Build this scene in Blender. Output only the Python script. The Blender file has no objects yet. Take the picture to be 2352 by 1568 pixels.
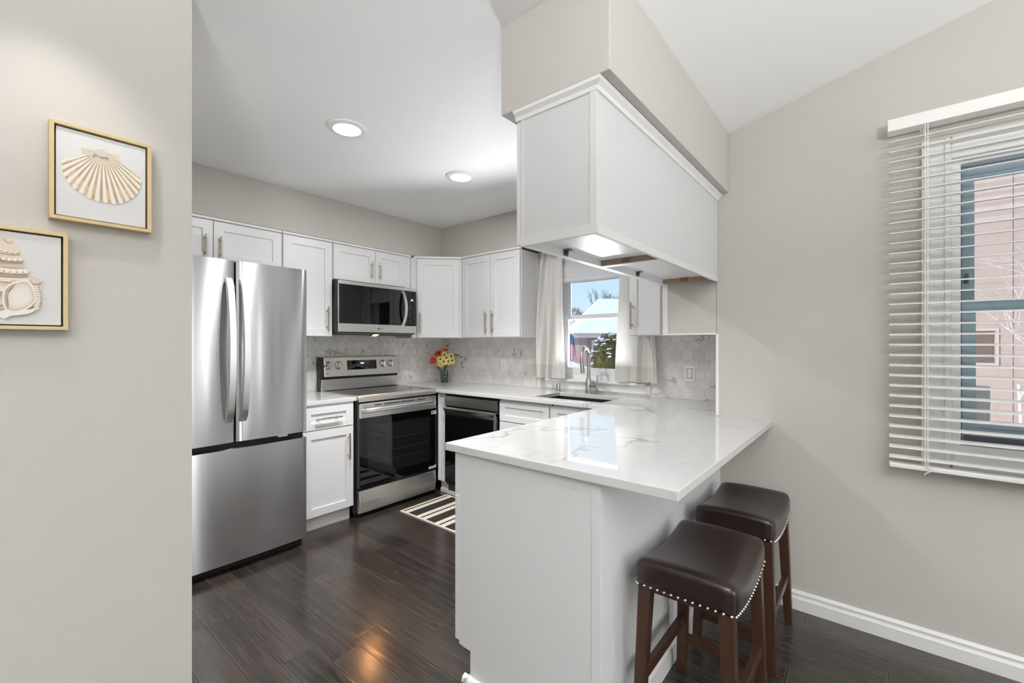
import bpy, bmesh, math, random
from math import sin, cos, pi, radians, sqrt, atan2, floor
from mathutils import Vector, Matrix

S = bpy.context.scene
COL = S.collection
random.seed(7)

# ------------------------------------------------------------------ camera
cd = bpy.data.cameras.new('camera')
cam = bpy.data.objects.new('camera', cd)
COL.objects.link(cam)
cam.location = (0, 0, 1.305)
cam.rotation_euler = (pi / 2, 0, 0.687463)
cd.sensor_width = 36.0
cd.lens = 1011.7 / 2352 * 36.0
cd.shift_y = 6.55 / 2352
cd.clip_start = 0.05
cd.clip_end = 400
S.camera = cam

# ------------------------------------------------------------------ colour management
S.view_settings.view_transform = 'Standard'
S.view_settings.look = 'None'
S.view_settings.exposure = 0.57
S.view_settings.gamma = 1.0
S.view_settings.use_curve_mapping = False
S.cycles.sample_clamp_indirect = 6.0
S.cycles.max_bounces = 10
S.cycles.diffuse_bounces = 6
S.cycles.transparent_max_bounces = 16
S.cycles.caustics_reflective = False
S.cycles.caustics_refractive = False

# ------------------------------------------------------------------ sky, sun, room lights
W = bpy.data.worlds.new('sky')
S.world = W
W.use_nodes = True
nt = W.node_tree
nt.nodes.clear()
wo = nt.nodes.new('ShaderNodeOutputWorld')
bg = nt.nodes.new('ShaderNodeBackground')
tc = nt.nodes.new('ShaderNodeTexCoord')
sx = nt.nodes.new('ShaderNodeSeparateXYZ')
rp = nt.nodes.new('ShaderNodeValToRGB')
rp.color_ramp.elements[0].position = 0.0
rp.color_ramp.elements[0].color = (0.70, 0.85, 0.97, 1)
rp.color_ramp.elements[1].position = 0.6
rp.color_ramp.elements[1].color = (0.22, 0.45, 0.88, 1)
e = rp.color_ramp.elements.new(0.14)
e.color = (0.56, 0.76, 0.95, 1)
nt.links.new(tc.outputs['Generated'], sx.inputs[0])
nt.links.new(sx.outputs['Z'], rp.inputs[0])
nt.links.new(rp.outputs[0], bg.inputs[0])
nt.links.new(bg.outputs[0], wo.inputs[0])
bg.inputs[1].default_value = 0.78


def lamp(name, kind, loc, target=None, power=10, color=(1, 1, 1), **kw):
    l = bpy.data.lights.new(name, kind)
    l.energy = power
    l.color = color
    for k, v in kw.items():
        setattr(l, k, v)
    o = bpy.data.objects.new(name, l)
    COL.objects.link(o)
    o.location = loc
    if target is not None:
        o.rotation_euler = (Vector(target) - Vector(loc)).to_track_quat('-Z', 'Y').to_euler()
    return o


lamp('sun', 'SUN', (0, 0, 10), target=(0.48, 0.60, 9.38), power=2.4, color=(1, 0.95, 0.88), angle=0.01)
# added fill lamp before the closed back wall, standing in for unseen daylight
lamp('south_fill', 'AREA', (1.15, -3.9, 1.0), target=(1.1, 0, 1.0), power=8,
     color=(0.95, 0.98, 1.0), shape='RECTANGLE', size=2.6, size_y=2.1)
# two tall lamps added out of view, for fridge streaks and right-hand light
for wy in (1.25, 2.15):
    lamp('east_streak_fill', 'AREA', (3.67, wy, 1.15), target=(0, wy, 1.15), power=14,
         color=(0.95, 0.98, 1.0), shape='RECTANGLE', size=0.42, size_y=2.0)
lamp('side_streak_fill', 'AREA', (2.15, 2.56, 1.25), target=(2.15, 0, 1.25), power=4,
     color=(0.95, 0.98, 1.0), shape='RECTANGLE', size=0.24, size_y=2.0)  # one more added lamp, for a streak on the left refrigerator door
# sunlit snow below the kitchen window throws light up onto the ceiling
lamp('snow_bounce', 'AREA', (-1.75, 3.75, 0.75), target=(-2.4, 1.8, 2.2), power=138,
     color=(0.98, 0.99, 1.0), shape='RECTANGLE', size=1.4, size_y=0.5)
# added upward fill behind the camera, lighting the room off the vaulted ceiling
lamp('ceiling_fill_uplight', 'AREA', (1.3, -1.2, 1.7), target=(1.3, -1.2, 3), power=222,
     color=(0.97, 0.99, 1.0), shape='DISK', size=0.6)
# warm cooktop lamp under the microwave
lamp('cooktop_lamp_beam', 'SPOT', (-3.30, 2.13, 1.370), target=(-1.645, 1.06, 0), power=5.5,
     color=(1, 0.42, 0.13), spot_size=0.9, spot_blend=0.6, shadow_soft_size=0.022)
CANS = [(-2.137, 1.238), (-2.158, 2.081), (-1.36, 0.06)]
for k_, (cx_, cy_) in enumerate(CANS):
    if k_ < 2:      # a diffuse disc and a downward beam each; the nearer one is wider
        lamp('downlight_disc', 'AREA', (cx_, cy_, 2.42), target=(cx_, cy_, 0), power=7.5 - 2 * k_,
             color=(1, 0.99, 0.98), shape='DISK', size=0.12)
        lamp('downlight_beam', 'SPOT', (cx_, cy_, 2.42), target=(cx_, cy_, 0), power=72 - 36 * k_,
             color=(1, 0.99, 0.98), spot_size=2.2 - 0.4 * k_, spot_blend=0.8, shadow_soft_size=0.05)
    else:           # the adjustable one is turned onto the pictures
        lamp('downlight_beam', 'SPOT', (cx_, cy_, 2.42), target=(-1.7, 0.17, 1.60), power=8,
             color=(1, 0.985, 0.96), spot_size=1.0, spot_blend=0.9, shadow_soft_size=0.03)


# ------------------------------------------------------------------ materials
class NT:
    def __init__(s, name):
        s.m = bpy.data.materials.new(name)
        s.m.use_nodes = True
        s.t = s.m.node_tree
        s.b = s.t.nodes['Principled BSDF']

    def n(s, kind, **kw):
        x = s.t.nodes.new('ShaderNode' + kind)
        for k, v in kw.items():
            setattr(x, k, v)
        return x

    def l(s, a, b):
        s.t.links.new(a, b)

    def put(s, v, sock):
        if hasattr(v, 'is_output'):
            s.l(v, sock)
        else:
            sock.default_value = v

    def math(s, op, a, b=0.0, c=0.0, clamp=False):
        x = s.n('Math', operation=op)
        x.use_clamp = clamp
        s.put(a, x.inputs[0]); s.put(b, x.inputs[1]); s.put(c, x.inputs[2])
        return x.outputs[0]

    def vmath(s, op, a, b=(0, 0, 0)):
        x = s.n('VectorMath', operation=op)
        s.put(a, x.inputs[0]); s.put(b, x.inputs[1])
        return x.outputs['Value'] if op in ('DOT_PRODUCT', 'LENGTH') else x.outputs[0]

    def coord(s, which='Object'):
        return s.n('TexCoord').outputs[which]

    def geo(s):
        return s.n('NewGeometry').outputs['Position']

    def sep(s, v):
        x = s.n('SeparateXYZ'); s.l(v, x.inputs[0]); return x.outputs

    def comb(s, x, y, z):
        c = s.n('CombineXYZ')
        s.put(x, c.inputs[0]); s.put(y, c.inputs[1]); s.put(z, c.inputs[2])
        return c.outputs[0]

    def noise(s, vec, scale=5, detail=3, rough=0.5, dist=0.0):
        x = s.n('TexNoise')
        s.l(vec, x.inputs['Vector'])
        x.inputs['Scale'].default_value = scale
        x.inputs['Detail'].default_value = detail
        x.inputs['Roughness'].default_value = rough
        x.inputs['Distortion'].default_value = dist
        return x.outputs['Fac']

    def white(s, vec):
        x = s.n('TexWhiteNoise', noise_dimensions='3D'); s.l(vec, x.inputs['Vector'])
        return x.outputs['Value']

    def mix(s, f, a, b):
        x = s.n('Mix', data_type='RGBA')
        s.put(f, x.inputs[0])
        s.put(a, x.inputs[6]); s.put(b, x.inputs[7])
        return x.outputs[2]

    def step(s, v, lo, hi, a=0.0, b=1.0):
        x = s.n('MapRange', interpolation_type='SMOOTHSTEP')
        s.put(v, x.inputs[0])
        for i, q in enumerate((lo, hi, a, b)):
            x.inputs[i + 1].default_value = q
        return x.outputs[0]

    def bump(s, h, strength=0.1, dist=0.01):
        x = s.n('Bump')
        x.inputs['Strength'].default_value = strength
        x.inputs['Distance'].default_value = dist
        s.l(h, x.inputs['Height'])
        s.l(x.outputs[0], s.b.inputs['Normal'])

    def set(s, **kw):
        for k, v in kw.items():
            s.put(v, s.b.inputs[k.replace('_', ' ')])
        return s.m


def c4(r, g, b):
    return (r, g, b, 1)


def srgb(r, g, b):
    f = lambda v: (v / 255 / 12.92) if v / 255 <= 0.04045 else ((v / 255 + 0.055) / 1.055) ** 2.4
    return (f(r), f(g), f(b), 1)


def plain(name, col, rough=0.5, metal=0.0, spec=0.5, nz=0.0, nscale=40):
    t = NT(name)
    t.set(Base_Color=col, Roughness=rough, Metallic=metal)
    t.b.inputs['Specular IOR Level'].default_value = spec
    if nz:
        t.bump(t.noise(t.coord(), nscale, 3), nz, 0.002)
    return t.m


def paint(name, col, rough=0.75):
    t = NT(name)
    p = t.coord()
    t.set(Base_Color=col, Roughness=rough)
    t.b.inputs['Specular IOR Level'].default_value = 0.25
    t.bump(t.noise(p, 260, 2), 0.12, 0.0015)
    return t.m


M = {}
M['wall'] = paint('wall_paint_greige', srgb(195, 191, 185))
M['ceiling'] = paint('ceiling_paint', srgb(245, 245, 245), 0.9)
M['white'] = plain('cabinet_white', srgb(226, 227, 228), 0.32, spec=0.4)
M['trim'] = plain('trim_white', srgb(235, 235, 234), 0.4)
M['panel2'] = plain('peninsula_panel_white', srgb(224, 225, 226), 0.42, spec=0.35)
M['edge'] = plain('edge_trim_white', srgb(220, 220, 218), 0.45)
M['panel'] = plain('panel_white', srgb(212, 213, 214), 0.42, spec=0.35)
M['nickel'] = plain('satin_nickel', srgb(190, 178, 160), 0.3, 1.0)
M['chrome'] = plain('brushed_chrome', srgb(205, 203, 200), 0.2, 1.0)
M['black'] = plain('black_plastic', srgb(22, 22, 23), 0.35)
M['darkgrey'] = plain('dark_grey', srgb(60, 60, 62), 0.5)
M['gap'] = plain('shadow_gap', srgb(30, 30, 30), 0.7)
M['blackglass'] = plain('black_glass', srgb(9, 10, 11), 0.03, 0.0, 0.6)
M['ovenwin'] = plain('oven_window_glass', srgb(24, 26, 28), 0.05, 0.0, 0.6)
M['slate'] = plain('slate_steel', srgb(120, 120, 120), 0.35, 0.9)
M['darksteel'] = plain('dark_steel', srgb(52, 52, 54), 0.14, 0.9)
M['dwband'] = plain('dishwasher_handle_steel', srgb(176, 172, 168), 0.25, 1.0)
M['maple'] = plain('maple_edge', srgb(150, 128, 108), 0.5, nz=0.1)
M['bracket'] = plain('bronze_bracket', srgb(120, 105, 88), 0.4, 0.6)
M['nail'] = plain('nail_steel', srgb(220, 216, 208), 0.2, 1.0)
M['plate'] = plain('switch_plate', srgb(238, 236, 232), 0.35)
M['slot'] = plain('slot_dark', srgb(90, 88, 84), 0.6)
M['slat'] = plain('blind_white', srgb(240, 239, 236), 0.4)
M['cord'] = plain('blind_cord', srgb(235, 233, 228), 0.7)
M['sash'] = plain('sash_slate_blue', srgb(140, 164, 174), 0.5)
M['sashdark'] = plain('sash_dark', srgb(76, 78, 90), 0.55)
M['vinyl'] = plain('vinyl_white', srgb(238, 238, 240), 0.35)
M['sinkbasin'] = plain('sink_basin', srgb(70, 70, 72), 0.35, 0.7)
M['canvas'] = plain('canvas_print', srgb(214, 213, 212), 0.8, nz=0.05, nscale=400)
M['gold'] = plain('gold_frame', srgb(198, 178, 134), 0.42, 0.15)
M['frameblack'] = plain('frame_inner_dark', srgb(40, 32, 28), 0.6)
M['darkpane'] = plain('neighbour_window_pane', srgb(118, 98, 86), 0.3, nz=0.3)
M['paper'] = plain('sticker_paper', srgb(232, 232, 230), 0.6)
M['ink'] = plain('sticker_ink', srgb(70, 70, 74), 0.6)
M['snow'] = plain('snow', srgb(240, 240, 247), 0.8, nz=0.3, nscale=3)
M['bark'] = plain('bark', srgb(84, 84, 88), 0.9)
M['twig'] = plain('frosted_twig', srgb(240, 232, 226), 0.8)
M['brownbark'] = plain('brown_brush', srgb(142, 110, 92), 0.9)
M['garage'] = plain('garage_brick', srgb(150, 124, 116), 0.9)
M['garagetrim'] = plain('garage_trim', srgb(206, 184, 172), 0.8)
M['bluehouse'] = plain('blue_siding', srgb(88, 124, 158), 0.8)
M['flagred'] = plain('flag_red', srgb(206, 74, 84), 0.8)
M['flagwhite'] = plain('flag_white', srgb(240, 236, 238), 0.8)
M['flagblue'] = plain('flag_blue', srgb(70, 112, 142), 0.8)
M['orange'] = plain('petal_orange', srgb(226, 72, 24), 0.7)
M['orange2'] = plain('petal_amber', srgb(228, 128, 32), 0.7)
M['cream'] = plain('petal_cream', srgb(246, 226, 150), 0.7)
M['seedhead'] = plain('flower_centre', srgb(44, 26, 20), 0.9)
M['stem'] = plain('dried_stem', srgb(116, 88, 62), 0.8)
M['leafdk'] = plain('dark_leaf', srgb(86, 84, 46), 0.8)
M['pebble'] = plain('green_pebble', srgb(70, 92, 80), 0.25)
M['pebble2'] = plain('light_green_pebble', srgb(150, 190, 176), 0.25)
M['rugblack'] = plain('rug_black', srgb(46, 40, 36), 0.95, nz=0.6, nscale=300)
M['rugcream'] = plain('rug_cream', srgb(222, 212, 198), 0.95, nz=0.6, nscale=300)
M['shell'] = None


def emission(name, col, strength):
    t = NT(name)
    t.b.inputs['Base Color'].default_value = col
    t.b.inputs['Emission Color'].default_value = col
    t.b.inputs['Emission Strength'].default_value = strength
    return t.m


M['lampglow'] = emission('downlight_glow', c4(1, 0.98, 0.95), 6)
M['warmglow'] = emission('cooktop_lamp_glow', c4(1, 0.62, 0.30), 14)
M['digit'] = emission('display_digit', c4(0.85, 0.9, 1.0), 1.2)
M['digitdim'] = plain('display_mark', srgb(120, 122, 124), 0.5)


def glass_pane(name, tint=(0.97, 0.98, 0.985, 1)):
    t = NT(name)
    t.t.nodes.remove(t.b)
    out = t.t.nodes['Material Output']
    a = t.n('BsdfTransparent'); a.inputs[0].default_value = tint
    g = t.n('BsdfGlossy'); g.inputs['Roughness'].default_value = 0.02
    f = t.n('Fresnel'); f.inputs[0].default_value = 1.35
    mx = t.n('MixShader')
    t.l(f.outputs[0], mx.inputs[0]); t.l(a.outputs[0], mx.inputs[1]); t.l(g.outputs[0], mx.inputs[2])
    t.l(mx.outputs[0], out.inputs[0])
    return t.m


M['pane'] = glass_pane('window_glass')
M['vaseglass'] = glass_pane('vase_glass', (0.88, 0.95, 0.92, 1))


def steel(name, col, rough=0.24, aniso=0.8, streak=0.03):
    t = NT(name)
    p = t.coord('Object')
    x = t.sep(p)
    v = t.comb(t.math('MULTIPLY', x[0], 2.0), t.math('MULTIPLY', x[1], 2.0), t.math('MULTIPLY', x[2], 260.0))
    n = t.noise(v, 1.0, 3, 0.6)
    r = t.math('ADD', rough - streak / 2, t.math('MULTIPLY', n, streak))
    t.set(Base_Color=col, Metallic=1.0, Roughness=r, Anisotropic=aniso, Anisotropic_Rotation=0.25)
    tg = t.n('Tangent', direction_type='RADIAL', axis='Z')
    t.l(tg.outputs[0], t.b.inputs['Tangent'])
    return t.m


M['steel'] = steel('brushed_steel_fridge', srgb(204, 205, 207), 0.20, 1.0)
M['steel2'] = steel('brushed_steel_range', srgb(228, 226, 223), 0.42, 0.7)
M['steelhandle'] = steel('steel_handle', srgb(228, 228, 229), 0.36, 0.2)


def make_floor():
    t = NT('dark_plank_floor')
    x = t.sep(t.geo())
    v = t.math('DIVIDE', t.math('SUBTRACT', x[1], 0.037), 0.1275)
    row = t.math('FLOOR', v)
    fv = t.math('FRACT', v)
    off = t.math('MULTIPLY', t.white(t.comb(row, 3.3, 0.7)), 5.0)
    u = t.math('ADD', t.math('DIVIDE', x[0], 0.74), off)
    cidx = t.math('FLOOR', u)
    fu = t.math('FRACT', u)
    rid = t.white(t.comb(row, cidx, 1.9))
    # grain stretched along the plank, shifted per plank
    gv = t.comb(t.math('ADD', t.math('MULTIPLY', x[0], 2.2), t.math('MULTIPLY', rid, 37.0)),
                t.math('ADD', t.math('MULTIPLY', x[1], 46.0), t.math('MULTIPLY', rid, 11.0)), 0.0)
    g = t.noise(gv, 1.0, 5, 0.62, 0.7)
    rings = t.math('FRACT', t.math('MULTIPLY', t.noise(gv, 0.32, 2, 0.5, 0.5), 16.0))
    ringl = t.step(rings, 0.0, 0.35, 1.0, 0.0)
    base = t.mix(rid, srgb(37, 33, 32), srgb(63, 55, 50))
    col = t.mix(t.math('MULTIPLY', t.step(g, 0.42, 0.72), 0.55), base, srgb(78, 69, 63))
    col = t.mix(t.math('MULTIPLY', ringl, 0.25), col, srgb(88, 78, 70))
    ev = t.math('MINIMUM', fv, t.math('SUBTRACT', 1.0, fv))
    eu = t.math('MULTIPLY', t.math('MINIMUM', fu, t.math('SUBTRACT', 1.0, fu)), 5.8)
    ed = t.math('MINIMUM', ev, eu)
    worn = t.step(ed, 0.03, 0.055, 1.0, 0.0)
    col = t.mix(t.math('MULTIPLY', worn, 0.30), col, srgb(104, 92, 82))
    seam = t.step(ed, 0.010, 0.022, 1.0, 0.0)
    col = t.mix(seam, col, srgb(20, 17, 15))
    bevel = t.math('MULTIPLY', t.step(ed, 0.0, 0.03, 0.0, 1.0), 0.45)
    fine = t.noise(t.comb(t.math('MULTIPLY', x[0], 7.0), t.math('MULTIPLY', x[1], 150.0), rid), 1.0, 3, 0.6, 0.6)
    big = t.noise(t.geo(), 2.2, 3)
    rough = t.math('ADD', 0.03, t.math('ADD', t.math('MULTIPLY', fine, 0.16), t.math('MULTIPLY', big, 0.16)))
    t.set(Base_Color=col, Roughness=rough)
    t.b.inputs['Specular IOR Level'].default_value = 0.5
    h = t.math('ADD', t.math('ADD', t.math('MULTIPLY', g, 0.30), t.math('MULTIPLY', fine, 0.30)), t.math('ADD', bevel, t.math('MULTIPLY', ringl, 0.12)))
    t.bump(h, 0.16, 0.002)
    return t.m


M['floor'] = make_floor()


def make_quartz():
    t = NT('white_quartz')
    p = t.geo()
    w = t.vmath('ADD', p, (3.7, 1.1, 0.2))
    n1 = t.noise(w, 1.05, 5, 0.5, 0.35)
    a = t.math('ABSOLUTE', t.math('SUBTRACT', n1, 0.5))
    v1 = t.step(a, 0.0, 0.010, 1.0, 0.0)
    mask = t.step(t.noise(w, 1.6, 2), 0.46, 0.62)
    n2 = t.noise(w, 1.9, 5, 0.5, 0.4)
    v2 = t.step(t.math('ABSOLUTE', t.math('SUBTRACT', n2, 0.52)), 0.0, 0.010, 1.0, 0.0)
    cloud = t.step(t.noise(w, 0.9, 4), 0.45, 0.8)
    f = t.math('ADD', t.math('MULTIPLY', v1, t.math('MULTIPLY', mask, 0.75)), t.math('MULTIPLY', v2, t.math('MULTIPLY', mask, 0.22)), clamp=True)
    col = t.mix(t.math('MULTIPLY', cloud, 0.35), srgb(213, 213, 213), srgb(200, 200, 199))
    col = t.mix(f, col, srgb(168, 166, 163))
    t.set(Base_Color=col, Roughness=0.045)
    t.b.inputs['Specular IOR Level'].default_value = 0.55
    return t.m


M['quartz'] = make_quartz()


def make_hex(name, axis):
    """honed marble hexagon tile with grey veins, one vein pattern per tile"""
    t = NT(name)
    p = t.geo()
    x = t.sep(p)
    U = 0.0755
    u = t.math('DIVIDE', x[axis], U)
    v = t.math('DIVIDE', t.math('SUBTRACT', x[2], 0.9), U)
    R3 = 1.7320508
    def cell(du, dv):
        au = t.math('SUBTRACT', t.math('FLOORED_MODULO', t.math('ADD', u, du), 1.0), 0.5)
        av = t.math('SUBTRACT', t.math('FLOORED_MODULO', t.math('ADD', v, dv), R3), R3 / 2)
        return au, av
    a = cell(50.0, 50 * R3)
    b = cell(50.5, 50.5 * R3)
    da = t.math('ADD', t.math('MULTIPLY', a[0], a[0]), t.math('MULTIPLY', a[1], a[1]))
    db = t.math('ADD', t.math('MULTIPLY', b[0], b[0]), t.math('MULTIPLY', b[1], b[1]))
    pick = t.math('LESS_THAN', da, db)
    def sel(p1, p2):
        return t.math('ADD', t.math('MULTIPLY', pick, p1), t.math('MULTIPLY', t.math('SUBTRACT', 1.0, pick), p2))
    gx, gy = sel(a[0], b[0]), sel(a[1], b[1])
    ax_, ay_ = t.math('ABSOLUTE', gx), t.math('ABSOLUTE', gy)
    d = t.math('MAXIMUM', ax_, t.math('ADD', t.math('MULTIPLY', ax_, 0.5), t.math('MULTIPLY', ay_, R3 / 2)))
    edge = t.math('SUBTRACT', 0.5, d)
    idv = t.comb(t.math('ROUND', t.math('MULTIPLY', t.math('SUBTRACT', u, gx), 2.0)),
                 t.math('ROUND', t.math('MULTIPLY', t.math('SUBTRACT', v, gy), 3.0)), 0.5)
    rid = t.white(idv)
    rid2 = t.white(t.vmath('ADD', idv, (7.1, 2.2, 9.0)))
    vv = t.vmath('ADD', p, t.comb(t.math('MULTIPLY', rid, 41.0), t.math('MULTIPLY', rid2, 23.0), t.math('MULTIPLY', rid, 17.0)))
    n = t.noise(vv, 7.0, 1.6, 0.45, 0.3)
    vein = t.step(t.math('ABSOLUTE', t.math('SUBTRACT', n, 0.5)), 0.0, 0.045, 1.0, 0.0)
    vm = t.step(rid2, 0.70, 0.95)
    soft = t.step(t.noise(vv, 5.0, 3), 0.5, 0.75)
    tone = t.mix(rid, srgb(235, 233, 230), srgb(221, 219, 216))
    tone = t.mix(t.math('MULTIPLY', soft, 0.25), tone, srgb(190, 186, 181))
    tone = t.mix(t.math('MULTIPLY', vein, t.math('MULTIPLY', vm, 0.6)), tone, srgb(140, 134, 126))
    grout = t.step(edge, 0.010, 0.028, 1.0, 0.0)
    col = t.mix(t.math('MULTIPLY', grout, 0.8 if axis == 1 else 0.5), tone, srgb(164, 161, 157))
    t.set(Base_Color=col, Roughness=t.math('ADD', 0.22, t.math('MULTIPLY', grout, 0.5)))
    t.bump(t.step(edge, 0.0, 0.05), 0.35, 0.001)
    return t.m


M['hexW'] = make_hex('hex_marble_range_wall', 1)
M['hexN'] = make_hex('hex_marble_window_wall', 0)


def make_wood(name, a, b):
    t = NT(name)
    x = t.sep(t.coord('Object'))
    v = t.comb(t.math('MULTIPLY', x[0], 60.0), t.math('MULTIPLY', x[1], 60.0), t.math('MULTIPLY', x[2], 4.0))
    n = t.noise(v, 1.0, 4, 0.55, 0.4)
    t.set(Base_Color=t.mix(n, a, b), Roughness=0.38)
    t.bump(n, 0.08, 0.002)
    return t.m


M['stoolwood'] = make_wood('walnut_stain', srgb(40, 25, 16), srgb(72, 46, 30))


def make_leather():
    t = NT('espresso_leather')
    p = t.coord('Object')
    n = t.noise(p, 220, 3, 0.6)
    big = t.noise(p, 9, 3, 0.5)
    t.set(Base_Color=t.mix(big, srgb(30, 20, 18), srgb(42, 29, 27)), Roughness=t.math('ADD', 0.24, t.math('MULTIPLY', n, 0.12)))
    t.b.inputs['Specular IOR Level'].default_value = 0.55
    t.bump(t.math('ADD', t.math('MULTIPLY', n, 0.25), big), 0.16, 0.004)
    return t.m


M['leather'] = make_leather()


def make_cloth(name, col, trans):
    t = NT(name)
    out = t.t.nodes['Material Output']
    t.set(Base_Color=col, Roughness=0.9)
    t.b.inputs['Specular IOR Level'].default_value = 0.1
    tl = t.n('BsdfTranslucent'); tl.inputs[0].default_value = col
    mx = t.n('MixShader'); mx.inputs[0].default_value = trans
    t.l(t.b.outputs[0], mx.inputs[1]); t.l(tl.outputs[0], mx.inputs[2])
    t.l(mx.outputs[0], out.inputs[0])
    w = t.noise(t.coord('Object'), 500, 2)
    t.bump(w, 0.1, 0.001)
    return t.m


M['curtain'] = make_cloth('linen_curtain', srgb(231, 229, 225), 0.14)
M['hem'] = make_cloth('linen_hem', srgb(215, 212, 207), 0.06)
M['shadecloth'] = make_cloth('white_shade', srgb(240, 239, 236), 0.4)


def make_siding():
    t = NT('pink_siding')
    x = t.sep(t.geo())
    f = t.math('FRACT', t.math('DIVIDE', x[2], 0.155))
    line = t.step(f, 0.0, 0.06, 1.0, 0.0)
    n = t.noise(t.geo(), 14, 4)
    col = t.mix(n, srgb(196, 174, 160), srgb(184, 161, 147))
    col = t.mix(t.math('MULTIPLY', line, 0.4), col, srgb(150, 116, 104))
    t.set(Base_Color=col, Roughness=0.85)
    t.bump(f, 0.4, 0.01)
    return t.m


M['siding'] = make_siding()


def make_leafy():
    t = NT('evergreen_leaf')
    n = t.noise(t.geo(), 9, 3)
    t.set(Base_Color=t.mix(n, srgb(36, 42, 24), srgb(122, 112, 44)), Roughness=0.8)
    return t.m


M['evergreen'] = make_leafy()


def make_vcol(name):
    t = NT(name)
    a = t.n('VertexColor'); a.layer_name = 'paint'
    n = t.noise(t.coord('Object'), 120, 5, 0.65, 0.5)
    col = t.mix(t.math('MULTIPLY', n, 0.34), a.outputs[0], srgb(238, 232, 224))
    t.set(Base_Color=col, Roughness=0.8)
    return t.m


M['paint'] = make_vcol('watercolour_shell')


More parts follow.
